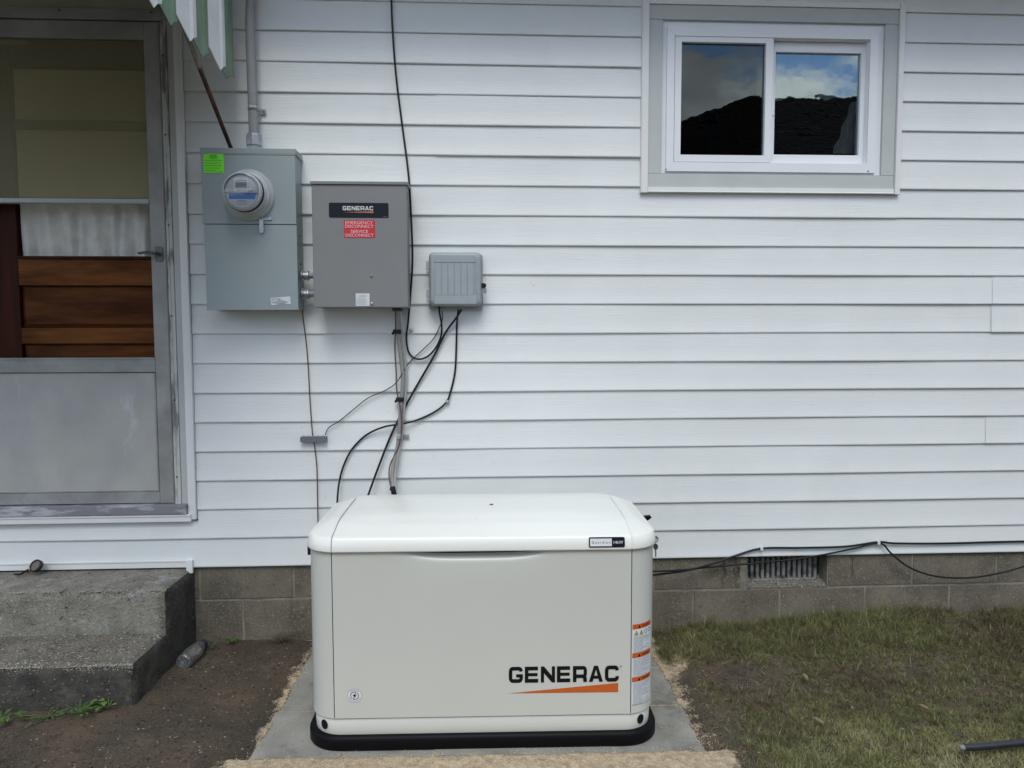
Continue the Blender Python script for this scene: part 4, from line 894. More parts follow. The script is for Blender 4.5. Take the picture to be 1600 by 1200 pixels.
for s_, zz_, k0, k1 in (('EMERGENCY', .775, .05, .93), ('DISCONNECT', .565, .04, .95), ('SERVICE', .275, .22, .78), ('DISCONNECT', .06, .05, .95)):
    text_mb(rs, s_, a0+w_*k0, b0+h_*zz_, h_*.175, yA-.0015, 1, width=w_*(k1-k0))
obj('disconnect_sticker', rs, [M_red, M_pink], ats)
ws = MB(); a0, a1, b0, b1 = ax_(556, 468), ax_(577.5, 468), az_(478, 560), az_(458.5, 560); ws.box(a0, a1, yA-.0012, yA-.0002, b0, b1, 0)
lines(ws, a0+.006, a1-.006, b1-.006, 2, .005, .0022, yA-.0013, 1, True, [.6, .8]); lines(ws, a0+.003, a1-.003, b1-.018, 7, .0045, .0016, yA-.0013, 1)
obj('white_label', ws, [M_lbl, M_lblm], ats)
for u, v, r_ in ((580.5, 431.5, .0055), (581, 474.5, .007)): obj('cover_screw', MB().lathe([(r_, 0), (r_, -.003), (r_*.6, -.005), (0, -.0052)], (ax_(u, v), yA, az_(v, 560)), n=16), M_galv if r_ > .006 else M_ats, ats)
hg = MB(); hg.box(ax1-.004, ax1+.004, yA+.012, yA+.04, az1-.07, az1-.045); obj('side_latch', hg, M_ats, ats, bevel=.001)

# nipples between the two cabinets
for v, lab in ((430.5, 'upper short grey conduit nipple joining the meter cabinet to the transfer switch'), (459, 'lower short grey conduit nipple joining the meter cabinet to the transfer switch')):
    zc = Y(478, v, -.06)[2]; t = thing('conduit_nipple', lab, 'conduit', (cx1, -.06, zc), group='conduit nipples between the two cabinets')
    obj('nipple_pipe', MB().tube([(cx1, -.06, zc), (ax0+.004, -.06, zc)], .0125, 16), M_conduit, t)
    q = MB(); q.lathe([(.02, 0), (.022, .004), (.022, .010), (.018, .012), (.018, .024), (.0205, .026), (.0205, .034), (.0125, .036)], (cx1-.001, -.06, zc), axis='x', n=12, smooth=False)
    for a_ in range(0, 360, 60): q.box(cx1+.004, cx1+.012, -.06-.004+.021*math.cos(math.radians(a_)), -.06+.004+.021*math.cos(math.radians(a_)), zc-.004+.021*math.sin(math.radians(a_)), zc+.004+.021*math.sin(math.radians(a_)))
    obj('locknut_fitting', q, M_galv, t)

# ---------------------------------------------------------------- service conduit from above into the cabinet
yc = -.05; cp = lambda u, v, y=yc: tuple(Y(u, v, y))
sc_ = thing('service_conduit', 'grey conduit mast running down the siding into the meter cabinet', 'conduit', cp(397, 228))
obj('pipe', MB().tube(spline([cp(398, -150), cp(395.5, -60), cp(393, -20), cp(391, 20), cp(391, 50), cp(392.5, 100), cp(394.5, 150), cp(396.5, 212)], 6), .0195, 20), M_conduit, sc_)
zt = Y(397, 210, yc)[2]; zb2_ = cz1; xc = Y(397, 215, yc)[0]
q = MB(); q.lathe([(.0195, zt-zb2_), (.031, zt-zb2_-.001), (.032, zt-zb2_-.006), (.032, .030), (.030, .028), (.028, .026), (.028, .012), (.030, .010), (.033, .004), (.033, 0)], (xc, yc, zb2_), axis='z', n=8, smooth=False)
obj('hub_fitting', q, M_galv, sc_, bevel=.001)
zs = Y(396, 169, yc)[2]; xs__ = Y(395.3, 169, yc)[0]
q = MB(); n = 18; rr = .0212
arc = [(xs__+rr*math.cos(math.radians(a)), yc+rr*math.sin(math.radians(a))) for a in np.linspace(150, 390, n)]
for i in range(n-1): q.add([(*arc[i], zs-.010), (*arc[i+1], zs-.010), (*arc[i+1], zs+.010), (*arc[i], zs+.010)], [(0, 1, 2, 3)], 0, True)
q.box(xs__+rr-.002, xs__+rr+.020, -.008, -.004, zs-.012, zs+.008); q.box(xs__+rr-.003, xs__+rr-.0005, yc, -.004, zs-.010, zs+.010)
q.lathe([(.005, 0), (.005, -.004), (0, -.005)], (xs__+rr+.011, -.008, zs-.002), n=8)
so_ = obj('strap', q, M_galv, sc_); so_.modifiers.new('s', 'SOLIDIFY').thickness = .002

# ---------------------------------------------------------------- telephone interface box
yN = -.085; nx_, nz_2 = plane(yN); s7 = lambda x, y, d=yN: Y(650+x/10, 380+y/10, d)
nid = thing('phone_interface_box', 'small light grey ribbed plastic utility box right of the transfer switch', 'utility box', (s7(600, 900)[0], 0, s7(600, 960)[2]))
X0, X1, Z0, Z1 = s7(215, 500)[0], s7(1015, 500)[0], s7(600, 965)[2], s7(600, 150)[2]
obj('back_plate', MB().prism(rrect(s7(205, 500, -.02)[0], s7(1040, 500, -.02)[0], s7(600, 1040, -.02)[2], s7(600, 180, -.02)[2], .006), -.022, -.001, 'y'), M_nid, nid, bevel=.001)
q = MB(); rings = []
for dd, yy, rr_ in ((-.004, -.023, .02), (-.004, yN+.02, .02), (0, yN+.012, .019), (.004, yN+.003, .018), (.010, yN, .016)):
    rings.append([(x, yy, z) for x, z in rrect(X0+dd, X1-dd, Z0+dd, Z1-dd, rr_, 6)][::-1])
q.loft(rings, cap1=True); obj('cover', q, M_nid, nid)
# raised header / footer and ribs
zh = s7(600, 300)[2]; zf = s7(600, 815)[2]; xa, xb = s7(275, 300)[0], s7(930, 300)[0]
obj('cover_band', MB().box(xa, xb, yN-.003, yN+.001, zh, s7(600, 185)[2]), M_nid, nid, bevel=.0012)
obj('cover_band', MB().box(xa+.002, xb+.004, yN-.003, yN+.001, s7(600, 950)[2], zf), M_nid, nid, bevel=.0012)
for k in range(6):
    a0 = s7(297+101*k, 500)[0]; a1 = s7(297+101*(k+1), 500)[0]; obj('cover_rib', MB().box(a0+.0012, a1-.0012, yN-.0022, yN+.001, zf+.001, zh-.0015), M_nid, nid, bevel=.0009)
for y0_, y1_ in ((275, 400), (725, 850)):
    obj('hinge', MB().box(s7(150, 300)[0], s7(215, 300)[0], -.06, -.035, s7(600, y1_)[2], s7(600, y0_)[2]).box(s7(155, 300)[0], s7(215, 300)[0], -.058, -.038, s7(600, y1_+55)[2], s7(600, y1_+15)[2]), M_nid, nid, bevel=.0015)
obj('latch', MB().prism(rrect(s7(995, 650)[0], s7(1098, 650)[0], s7(600, 695)[2], s7(600, 620)[2], .009), -.07, -.045, 'y'), M_black, nid, bevel=.001)
obj('padlock_eye', MB().prism(rrect(s7(1010, 650)[0], s7(1105, 650)[0], s7(600, 780)[2], s7(600, 700)[2], .003), -.065, -.055, 'y').lathe([(.003, -.001), (0, -.001)], (s7(1068, 735)[0], -.065, s7(1068, 735)[2]), n=10), M_galv, nid, bevel=.001)

# ---------------------------------------------------------------- cables
def cable(name, label, pts, r, m, cat='cable', n=8, group=None, sm=8):
    P = [tuple(Y(u, v, y)) for u, v, y in pts]; mb = MB().tube(spline(P, sm), r, n); return obj(name, mb, m, None, label=label, cat=cat, group=group)
w_ = -.008
cable('cable', 'long black cable dropping down the siding from above past the transfer switch', [(610, -120, w_), (611, -30, w_), (613, 40, w_), (619, 120, w_), (629, 200, w_), (638, 270, -.012), (642, 330, -.014), (644.5, 400, -.012), (642, 450, -.012), (638, 500, w_), (635, 528, w_), (639, 551, w_), (652, 561, w_-.004), (668, 557, w_-.004), (681, 543, w_-.004), (689, 525, w_-.006), (690, 507, w_-.02), (687, 490, -.04), (686, 478, -.045)], .0042, M_cable)
cable('cable', 'thin dark wire wandering from the phone box down to the grey bonding bar', [(691, 486, -.045), (691, 500, -.03), (684, 517, w_), (676, 531, w_), (660, 547, w_), (640, 566, w_), (628, 585, w_-.02), (617, 600, w_-.01), (600, 611, w_), (575, 622, w_), (552, 640, w_), (530, 658, w_), (514, 668, w_), (508, 680, w_-.008)], .0022, M_cable)
cable('cable', 'straight black cable crossing diagonally behind the grey cable to the generator', [(721, 484, -.05), (712, 498, -.03), (696, 520, w_-.005), (676, 560, w_-.005), (650, 605, w_-.004), (628, 645, w_-.002), (611, 680, w_-.004), (597, 715, w_-.01), (582, 755, -.03), (573, 785, -.06), (570, 830, -.1)], .0048, M_cable)
cable('cable', 'black cable bulging right through a clip then curving back down left', [(716, 484, -.05), (714, 505, -.02), (713, 540, w_), (711, 580, w_), (704, 612, w_), (697, 629, w_), (680, 643, w_), (655, 655, w_), (630, 662, w_-.012), (600, 667, w_-.012), (572, 680, w_), (550, 702, w_), (536, 730, w_-.004), (529, 760, w_-.02), (526, 800, -.05)], .0042, M_cable)
cable('ground_wire', 'thin brown copper ground wire running down beside the generator', [(472, 478, -.02), (474, 500, w_), (479, 540, w_), (482, 580, w_), (484, 620, w_), (488, 675, w_-.004), (492, 700, w_-.004), (495, 730, w_), (496, 770, w_), (497, 830, w_)], .0026, M_copper, 'wire')
cable('cable', 'black cable clipped low along the siding and running off right', [(1015, 899, -.12), (1032, 897, -.08), (1070, 892, -.05), (1110, 882, -.02), (1150, 868, w_), (1190, 857, w_), (1250, 856, w_), (1320, 854, w_), (1372, 847, w_), (1400, 849, w_), (1480, 849, w_), (1600, 846, w_), (1760, 846, w_), (1900, 850, w_)], .0050, M_cable)
cable('cable', 'slack black cable drooping in front of the foundation at the right edge', [(1015, 893, -.12), (1060, 891, -.06), (1110, 886, -.02), (1180, 880, -.012), (1240, 874, -.010), (1290, 866, -.012), (1330, 858, -.012), (1374, 849, -.010), (1392, 864, -.02), (1420, 886, -.03), (1460, 900, -.035), (1510, 903, -.035), (1560, 896, -.03), (1600, 885, -.03), (1680, 860, -.02), (1760, 850, w_)], .0042, M_cable)
def clip(u, v, label, s=1.0):
    p = Y(u, v, -.012); q = MB(); q.prism(rrect(p[0]-.006*s, p[0]+.006*s, p[2]-.010*s, p[2]+.008*s, .003*s, 3), -.016, -.001, 'y'); q.lathe([(.0022, 0), (.0022, -.003), (0, -.003)], (p[0], -.016, p[2]-.004*s), n=8)
    obj('cable_clip', q, M_lbl, None, bevel=.001, label=label, cat='cable clip', group='white cable clips on the siding')
clip(1190, 857, 'white cable clip on the siding nearer the generator, above the foundation vent'); clip(1373, 848, 'white cable clip where the two low cables part, right of the vent')
for u, v, l in ((640, 516, 'small grey cable clip just below the transfer switch corner'), (697, 628, 'small grey cable clip holding the cable that bulges right')):
    p = Y(u, v, -.01); obj('cable_clip', MB().lathe([(.0085, 0), (.0085, -.006), (.005, -.010), (0, -.010)], (p[0]+.006, -.004, p[2]), n=14), M_galv, None, label=l, cat='cable clip')
# bonding bar
p0, p1 = Y(470, 691, -.012), Y(511, 681, -.012); bb = thing('bonding_bar', 'small grey grounding bar bracket where the brown wire meets the siding', 'grounding bar', tuple(Y(490, 691, 0)))
zc = (p0[2]+p1[2])/2; obj('bar', MB().prism(rrect(p0[0], p1[0], zc-.012, zc+.012, .006), -.026, -.003, 'y'), mat('grey_bar', (.13, .14, .155), rough=.5), bb, bevel=.002)
for k in range(5): x = p0[0]+.014+k*.021; obj('terminal_screw', MB().lathe([(.0045, 0), (.0045, .004), (0, .005)], (x, -.015, zc+.011), axis='z', n=8), M_conduit, bb)
# grey cable from the transfer switch down to the generator, with fittings
gc = thing('grey_power_cable', 'twisted grey power cable hanging from the transfer switch with black straps', 'power cable', tuple(Y(622, 485, -.1)))
g1 = [(622, 478, -.09), (622, 500, -.06), (622, 520, -.035), (625, 545, -.022), (629, 580, -.02), (629, 605, -.02), (626, 640, -.02), (623.5, 680, -.02), (621, 700, -.022), (615, 725, -.03), (613, 745, -.045), (615, 765, -.07)]
obj('grey_sheath', MB().tube(spline([tuple(Y(*p)) for p in g1], 6), .0092, 12), M_greycable, gc)
g2 = [(618, 482, -.09), (618, 510, -.045), (617, 545, -.02), (619, 580, -.02), (620, 610, -.022), (626, 640, -.032), (628, 670, -.033), (622, 700, -.032), (610, 725, -.032), (608, 745, -.045), (612, 765, -.07)]
obj('brown_wire', MB().tube(spline([tuple(Y(*p)) for p in g2], 6), .003, 8), M_brownwire, gc)
g3 = [(625, 482, -.09), (627, 510, -.045), (632, 550, -.02), (635, 590, -.018), (633, 625, -.02), (628, 670, -.022), (624, 700, -.026), (618, 735, -.04), (617, 764, -.07)]
obj('grey_wire', MB().tube(spline([tuple(Y(*p)) for p in g3], 6), .0045, 8), mat('pale_grey_wire', (.33, .33, .32), rough=.5), gc)
for u, v, y in ((620, 518, -.037), (624.5, 624, -.022)):
    p = Y(u, v, y); obj('cable_tie', MB().box(p[0]-.016, p[0]+.018, y-.014, y+.014, p[2]-.009, p[2]+.009).box(p[0]-.022, p[0]-.012, y-.010, y+.006, p[2]-.014, p[2]-.002), M_black, gc, bevel=.004)
p = Y(628, 682, -.02); obj('steel_strap', MB().box(p[0]-.022, p[0]+.004, -.034, -.006, p[2]-.010, p[2]+.010).box(p[0]+.004, p[0]+.030, -.010, -.005, p[2]-.009, p[2]+.009).lathe([(.004, 0), (.004, -.003), (0, -.003)], (p[0]+.018, -.010, p[2]), n=8), M_galv, gc, bevel=.002)
p = Y(620, 485, -.09); obj('cable_connector', MB().box(p[0]-.018, p[0]+.022, -.105, -.072, az0-.012, az0+.002).tube([(p[0]-.018, -.09, az0-.008), (p[0]+.024, -.09, az0-.008)], .006), mat('dark_metal', (.05, .05, .05), rough=.5, metal=.5), gc, bevel=.002)
p = Y(615, 766, -.07); obj('black_end', MB().tube([tuple(Y(613.5, 760, -.066)), tuple(Y(616.5, 776, -.075)), tuple(Y(617, 800, -.09))], .0115, 12).tube([tuple(Y(610, 764, -.072)), tuple(Y(617, 768, -.085))], .006), M_black, gc)

# ---------------------------------------------------------------- awning over the door
aw = thing('door_awning', 'green and white striped metal awning with pointed slats over the storm door', 'awning', (-1.6, 0, 2.9))
AX = -.955; tips = [Xp(u, v, AX) for u, v in ((354, 124), (339, 110), (316, 90), (291, 65), (266, 40), (233, 12))]
def roofz(y): return 3.0+(y)*.42
tip_y = [t_[1] for t_ in tips]+[tips[-1][1]-.155*(i+1) for i in range(2)]; tip_z = [t_[2] for t_ in tips]+[tips[-1][2]-.004*(i+1) for i in range(2)]
for i, (ty, tz) in enumerate(zip(tip_y, tip_z)):
    ymax = ty+.058; ymin = ty-.098; x = AX+(.010 if i % 2 else -.002)
    mb = MB(); A = [(x-.004, ymin, tz+.052), (x+.004, ty, tz), (x+.010, ty+.014, tz+.018), (x+.006, ymax+(.03 if i == 0 else 0), tz+.036)]
    B = [(a[0], a[1], roofz(a[1])-.012) for a in A]; 
    lowmid = (x, ty, tz)
    mb.add(A+B, [(0, 1, 5, 4), (1, 2, 6, 5), (2, 3, 7, 6)])
    o = obj('side_slat', mb, M_agreen if i % 2 == 0 else M_awhite, aw); o.modifiers.new('s', 'SOLIDIFY').thickness = .0025
yf = tip_y[-1]-.12
for k in range(10):
    x1_ = AX-.004-k*.155; x0_ = x1_-.15; mb = MB(); vs = []
    for y_ in (0.0, yf):
        z_ = roofz(y_)
        for xx, dz in ((x0_, 0), (x0_+.02, .018), (x1_-.02, .018), (x1_, 0)): vs.append((xx, y_, z_+dz))
    mb.add(vs, [(0, 1, 5, 4), (1, 2, 6, 5), (2, 3, 7, 6)]); zf_ = roofz(yf)
    mb.add([(x0_, yf-.002, zf_), (x1_, yf-.002, zf_), (x1_, yf-.002, zf_-.10), ((x0_+x1_)/2, yf-.002, zf_-.15), (x0_, yf-.002, zf_-.10)], [(0, 4, 3, 2, 1)])
    o = obj('roof_slat', mb, M_awhite if k % 2 == 0 else M_agreen, aw); o.modifiers.new('s', 'SOLIDIFY').thickness = .0025
a_ = Y(361, 232, -.012); b_ = Xp(300, 76, AX-.035); d_ = (b_-a_); c_ = a_+d_*1.35; sp_ = a_+d_*.84
obj('rusty_strut', MB().tube([tuple(a_), tuple(sp_)], .0085, 10), M_rust, aw); obj('painted_strut_end', MB().tube([tuple(sp_), tuple(c_)], .0083, 10), M_strutp, aw)

# ---------------------------------------------------------------- small things
p = Zp(57, 885, SZ1+.01); tm_ = thing('round_strap_reel', 'small dark round reel with a short tail on the stoop', 'reel', (p[0], -.05, SZ1))
c = Vector(Y(56, 884, -.05)); Rr = .027
ax = Vector((-.25, -.75, .55)).normalized(); e1 = ax.orthogonal().normalized(); e2 = ax.cross(e1)
def disk_pts(r, h, n=28): return [c+ax*h+(e1*math.cos(2*pi*k/n)+e2*math.sin(2*pi*k/n))*r for k in range(n)]
q = MB(); q.loft([disk_pts(Rr*.9, -.012), disk_pts(Rr, -.010), disk_pts(Rr, .004), disk_pts(Rr*.93, .007), disk_pts(Rr*.82, .007), disk_pts(Rr*.78, .003)], cap0=True)
obj('reel_rim', q, mat('dark_rubbery', (.02, .018, .017), rough=.5), tm_)
q = MB(); q.loft([disk_pts(Rr*.78, .0025), disk_pts(Rr*.5, .0035), disk_pts(Rr*.2, .003)], cap1=True); obj('reel_face', q, mat('dull_brass', (.17, .14, .11), rough=.35, metal=.5, var=.4, vscale=60), tm_)
q = MB(); T = [Y(44, 890, -.055), Zp(38, 893, SZ1+.006), Zp(31, 897, SZ1+.005), Zp(22, 897, SZ1+.005)]
q.tube(spline([tuple(t_) for t_ in T], 5), .0035, 6); obj('strap_tail', q, M_black, tm_)
# plastic bottle lying by the stoop
bp0 = Vector(Zp(286, 1036, .033)); bp1 = Vector((bp0.x+.018, bp0.y+.215, .036)); bt = thing('plastic_bottle', 'clear empty plastic bottle lying on the dirt beside the stoop', 'bottle', (bp0.x, bp0.y, 0))
dv = (bp1-bp0).normalized(); e1 = dv.orthogonal().normalized(); e2 = dv.cross(e1); Lb = (bp1-bp0).length
prof = [(.0, .012), (.02, .004), (.029, .0), (.032, .006), (.032, .05), (.030, .054), (.0325, .058), (.0325, .066), (.0295, .070), (.0325, .074), (.0325, .09), (.030, .094), (.0325, .098), (.031, .12), (.027, .145), (.018, .168), (.0125, .178), (.0125, .19)]
rings = [[bp0+dv*h+(e1*math.cos(2*pi*k/24)+e2*math.sin(2*pi*k/24))*max(r, .0005)*(1-.03*math.sin(k*.52+h*30)*(.05 < h < .13)) for k in range(24)] for r, h in prof]
obj('bottle_body', MB().loft(rings), M_pet, bt)
rings = [[bp0+dv*h+(e1*math.cos(2*pi*k/20)+e2*math.sin(2*pi*k/20))*r for k in range(20)] for r, h in ((.015, .182), (.0155, .184), (.0155, .198), (.014, .2))]
obj('bottle_cap', MB().loft(rings, cap1=True), mat('dark_cap', (.05, .05, .09), rough=.4), bt)
# black hose on the lawn
p = [Zp(1506, 1168, .035), Zp(1540, 1166, .037), Zp(1600, 1160, .04), Zp(1700, 1150, .04), Zp(1850, 1140, .04)]
hz = thing('black_hose', 'black pipe end lying in the grass at the lower right', 'pipe', tuple(p[0]))
obj('hose_body', MB().tube(spline([tuple(t_) for t_ in p], 6), .0115, 14), mat('black_pipe', (.02, .022, .027), rough=.35, var=.3, vscale=20), hz)
q0 = p[0]-(p[1]-p[0])*.14; obj('hose_tip', MB().tube([tuple(q0-(p[1]-p[0])*.05), tuple(q0), tuple(p[0])], [.005, .0085, .0095], 12), mat('dull_tip', (.20, .20, .19), rough=.6), hz)

# ---------------------------------------------------------------- plants
def leafquad(mb, base, dir_, L_, W_, droop, m=0):
    d = Vector(dir_).normalized(); s = d.cross(Vector((0, 0, 1)));
    if s.length < .01: s = Vector((1, 0, 0))
    s.normalize(); P = []
    for t, ww in ((0, .08), (.25, .8), (.55, 1), (.8, .65), (1, .03)):
        c = Vector(base)+d*L_*t+Vector((0, 0, -droop*L_*t*t)); P += [c-s*W_*ww/2+Vector((0, 0, .12*W_*ww)), c, c+s*W_*ww/2+Vector((0, 0, .12*W_*ww))]
    mb.add(P, [(i*3+j, i*3+j+1, i*3+j+4, i*3+j+3) for i in range(4) for j in range(2)], m, True)
def weed(label, u, v, h, n, L_, W_, seed, m=M_leaf, name='weed', spread=.05, xyz=None):
    r = random.Random(seed); b = Vector(xyz) if xyz else Vector(Zp(u, v, .0)); b.z = float(gz(b.x, b.y))
    t = thing(name, label, 'weed', tuple(b), group=None)
    st = MB(); lf = MB()
    for k in range(n):
        a = r.uniform(0, 2*pi); rr = r.uniform(.2, 1)*spread; top = b+Vector((rr*math.cos(a), rr*math.sin(a)*.6, h*r.uniform(.4, 1)))
        st.tube([tuple(b), tuple((b+top)/2+Vector((0, 0, h*.2))), tuple(top)], .0012, 4, cap=False)
        leafquad(lf, top, (math.cos(a+r.uniform(-.8, .8)), math.sin(a+r.uniform(-.8, .8)), r.uniform(-.1, .6)), L_*r.uniform(.6, 1.1), W_*r.uniform(.7, 1.1), r.uniform(.1, .5))
    obj('stem', st, m, t); obj('leaves', lf, m, t, kind='stuff'); return t
M_leafb = mat('bright_weed_leaf', (.11, .18, .04), rough=.5, var=.3, vscale=25)
weed('bright green round leaved weed at the foot of the stoop', 170, 1112, .04, 9, .028, .026, 3, M_leafb)
weed('low green weed patch along the stoop base left of the bright one', 125, 1118, .035, 26, .022, .012, 4, spread=.07)
weed('broad leaved green weed at the left edge of the photo', 8, 1128, .035, 9, .05, .02, 6, spread=.06)
weed('sparse trailing weed between stoop base and left edge', 75, 1122, .02, 18, .018, .006, 9, spread=.12)
weed('thin weed with one stalk climbing the lower step', 62, 1110, .09, 4, .014, .01, 12, spread=.03)
weed('small dark green weed against the foundation left of the generator', 365, 990, .035, 14, .018, .012, 7, spread=.04, xyz=(Y(365, 1000, -.02)[0], -.03, 0))
weed('dry brown tuft at the foundation beside the generator', 440, 1000, .04, 40, .03, .003, 8, m=mat('dry_tuft', (.10, .075, .045), rough=.9), name='dry_tuft', spread=.09, xyz=(Y(440, 1000, -.02)[0], -.03, 0))
weed('sprout of green leaves near the left corner of the foundation', 345, 1002, .02, 10, .014, .008, 17, spread=.03, xyz=(Y(332, 1000, -.04)[0], -.05, 0))
# vertical dry vine strands on the foundation
for u, l in ((1130, 'dry vine strand hanging on the foundation left of the vent'), (1152, 'tangled dry vine strands just left of the foundation vent'), (1330, 'faint dry vine strand on the foundation right of the vent')):
    q = MB(); r = random.Random(u)
    for k in range(2 if u != 1152 else 4):
        x = Y(u+r.uniform(-4, 4), 900, .01)[0]; q.tube(spline([(x+r.uniform(-.01, .01), .012+r.uniform(-.004, .002), ZB-.0-.02*i-.0) for i in range(r.randint(4, 8))], 3), .0011, 4)
    obj('dry_vine', q, M_bark, None, label=l, cat='vine')

# ---------------------------------------------------------------- grass, debris
def tint_mat(name, stops, rough=.7, trans=.0):
    mt = bpy.data.materials.new(name); mt.use_nodes = True; N = mt.node_tree.nodes; L = mt.node_tree.links; b = N['Principled BSDF']; b.inputs['Roughness'].default_value = rough
    b.inputs['Specular IOR Level'].default_value = .3
    a = N.new('ShaderNodeAttribute'); a.attribute_name = 'tint'; r = N.new('ShaderNodeValToRGB'); e = r.color_ramp.elements
    e[0].position = stops[0][0]; e[0].color = (*stops[0][1], 1); e[1].position = stops[-1][0]; e[1].color = (*stops[-1][1], 1)
    for p_, c_ in stops[1:-1]: q = e.new(p_); q.color = (*c_, 1)
    L.new(a.outputs['Fac'], r.inputs[0]); L.new(r.outputs[0], b.inputs['Base Color']); return mt
M_grass = tint_mat('grass_blades', [(0, (.060, .044, .026)), (.2, (.14, .11, .062)), (.36, (.105, .110, .045)), (.6, (.16, .165, .058)), (.8, (.23, .235, .085)), (.9, (.31, .29, .14)), (1, (.42, .37, .23))])
def blades(x, y, L_, W_, lean, tint, flat=0.0):
    n = len(x); z = gz(x, y)-.002; a = rng.uniform(0, 2*pi, n); ca, sa = np.cos(a), np.sin(a); s = rng.uniform(0, 2*pi, n); sx, sy = np.cos(s)*W_/2, np.sin(s)*W_/2
    h = L_*np.cos(lean); o = L_*np.sin(lean); P = []
    for t, wf, hk in ((0, 1, 0), (.5, .8, .62), (1, 0, 1)):
        cx = x+ca*o*t**1.3; cy = y+sa*o*t**1.3; cz = z+h*hk
        if wf: P.append(np.stack([cx-sx*wf, cy-sy*wf, cz], -1)); P.append(np.stack([cx+sx*wf, cy+sy*wf, cz], -1))
        else: P.append(np.stack([cx, cy, cz], -1))
    co = np.stack(P, 1).reshape(-1, 3); i = np.arange(n)*5
    f = np.concatenate([np.stack([i, i+1, i+3], -1), np.stack([i, i+3, i+2], -1), np.stack([i+2, i+3, i+4], -1)]); return co, f, np.repeat(tint, 5)
def scatter(n, x0, x1, y0, y1): return rng.uniform(x0, x1, n), rng.uniform(y0, y1, n)
def lawn_density(x, y):
    px, py = padloc(x, y); edge = sstep(.80, 1.02, px+.10*(fbm(x, y, 51, 6)-.5)+.12*sstep(-.9, -.2, -np.abs(py)*0+py)*0)
    bare = np.exp(-(((x-1.08)/.20)**2+((y+.42)/.14)**2))*1.3+np.exp(-(((x-1.75)/.25)**2+((y+.40)/.09)**2))*.75+np.exp(-(((x-2.15)/.13)**2+((y+.15)/.07)**2))*.9+np.exp(-(((x-1.9)/.3)**2+((y+.62)/.08)**2))*.5
    d = edge*(1-np.clip(bare, 0, .93)); return d*(.55+.6*fbm(x, y, 61, 5))
cs = []; fs_ = []; ts = []; off = 0
def addb(q):
    global off
    co, f, t_ = q; cs.append(co); fs_.append(f+off); ts.append(t_); off += len(co)
def toned(x, y, n):
    front = sstep(-.5, -1.0, y); bright = front*sstep(1.1, 1.9, x)  # sunlit look painted into the blade tint, rising towards the front right
    t_ = .46+.95*(fbm(x, y, 72, 2.4, 3)-.5)+.5*(fbm(x, y, 71, 9, 2)-.5)+.16*front+.14*bright
    return t_, front
x, y = scatter(170000, .72, 3.1, -1.75, .0); k = (rng.uniform(0, 1, len(x)) < lawn_density(x, y)); x, y = x[k], y[k]; n = len(x)
t_, front = toned(x, y, n); tint = np.clip(t_+rng.normal(0, .10, n), .03, .92)
straw = rng.uniform(0, 1, n) < .07+.12*(1-front)*(fbm(x, y, 75, 3) > .5); tint = np.where(straw, rng.choice([.12, .2, .97, .93], n), tint)
addb(blades(x, y, rng.uniform(.010, .026, n)*(1+.4*front), rng.uniform(.0009, .002, n), rng.uniform(.5, 1.5, n), tint))
def tufts(cx, cy, nb, sig, l0, l1, lean0, lean1, base):
    nT = len(cx); ii = np.repeat(np.arange(nT), nb); n = len(ii); a = rng.uniform(0, 2*pi, n); rr = np.abs(rng.normal(0, 1, n))*sig
    x = cx[ii]+rr*np.cos(a); y = np.minimum(cy[ii]+rr*np.sin(a), -.004); sc_t = rng.uniform(.55, 1.3, nT)[ii]; off_t = rng.normal(0, .10, nT)[ii]
    t_, front = toned(x, y, n); tint = np.clip(base+t_-.38+off_t+rng.normal(0, .07, n), .02, .95)
    dead = (rng.uniform(0, 1, nT) < .10)[ii]; tint = np.where(dead, rng.choice([.08, .16, .22], n), tint); tint = np.where(rng.uniform(0, 1, n) < .05, .95, tint)
    co, f, t2 = blades(x, y, rng.uniform(l0, l1, n)*sc_t, rng.uniform(.0009, .0021, n), np.clip(lean0+(lean1-lean0)*rng.uniform(0, 1, n), 0, 1.5), tint)
    addb((co, f, t2))
cx_t, cy_t = scatter(9500, .78, 3.1, -1.7, -.03); k = rng.uniform(0, 1, len(cx_t)) < lawn_density(cx_t, cy_t)**1.3; tufts(cx_t[k], cy_t[k], 22, .007, .016, .036, .25, 1.15, .42)
# bigger uneven clumps on the bank by the wall
cx_t, cy_t = scatter(2300, .80, 3.1, -.36, -.01); pr_ = sstep(-.36, -.20, cy_t+.12*(fbm(cx_t, cy_t, 82, 8)-.5))*(.15+1.1*fbm(cx_t, cy_t, 81, 5))*(1-.85*np.exp(-(((cx_t-2.15)/.14)**2+((cy_t+.13)/.08)**2)))
k = rng.uniform(0, 1, len(cx_t)) < pr_; tufts(cx_t[k], cy_t[k], 34, .013, .025, .062, .3, 1.35, .30)
x, y = scatter(16000, .80, 3.1, -.36, -.005); n = len(x); addb(blades(x, y, rng.uniform(.02, .08, n), rng.uniform(.0009, .0018, n), rng.uniform(1.1, 1.52, n), rng.choice([.03, .1, .2, .2, .3, .93], n)))
# few blades towards the camera and further out
x, y = scatter(60000, .9, 7, -5.5, -1.85); n = len(x); addb(blades(x, y, rng.uniform(.03, .06, n), rng.uniform(.003, .005, n), rng.uniform(.3, 1.2, n), np.clip(.55+rng.normal(0, .13, n), .1, .95)))
# loose straw lying flat
x, y = scatter(5200, .80, 2.9, -1.3, -.02); n = len(x); addb(blades(x, y, rng.uniform(.015, .06, n), rng.uniform(.0009, .002, n), rng.uniform(1.3, 1.52, n), rng.choice([.93, 1.0, .2, .12, .9], n)))
np_mesh('lawn_grass', np.concatenate(cs), np.concatenate(fs_), M_grass, attr=np.concatenate(ts), label='patchy olive green grass with dead straw right of the generator', cat='grass', kind='stuff')
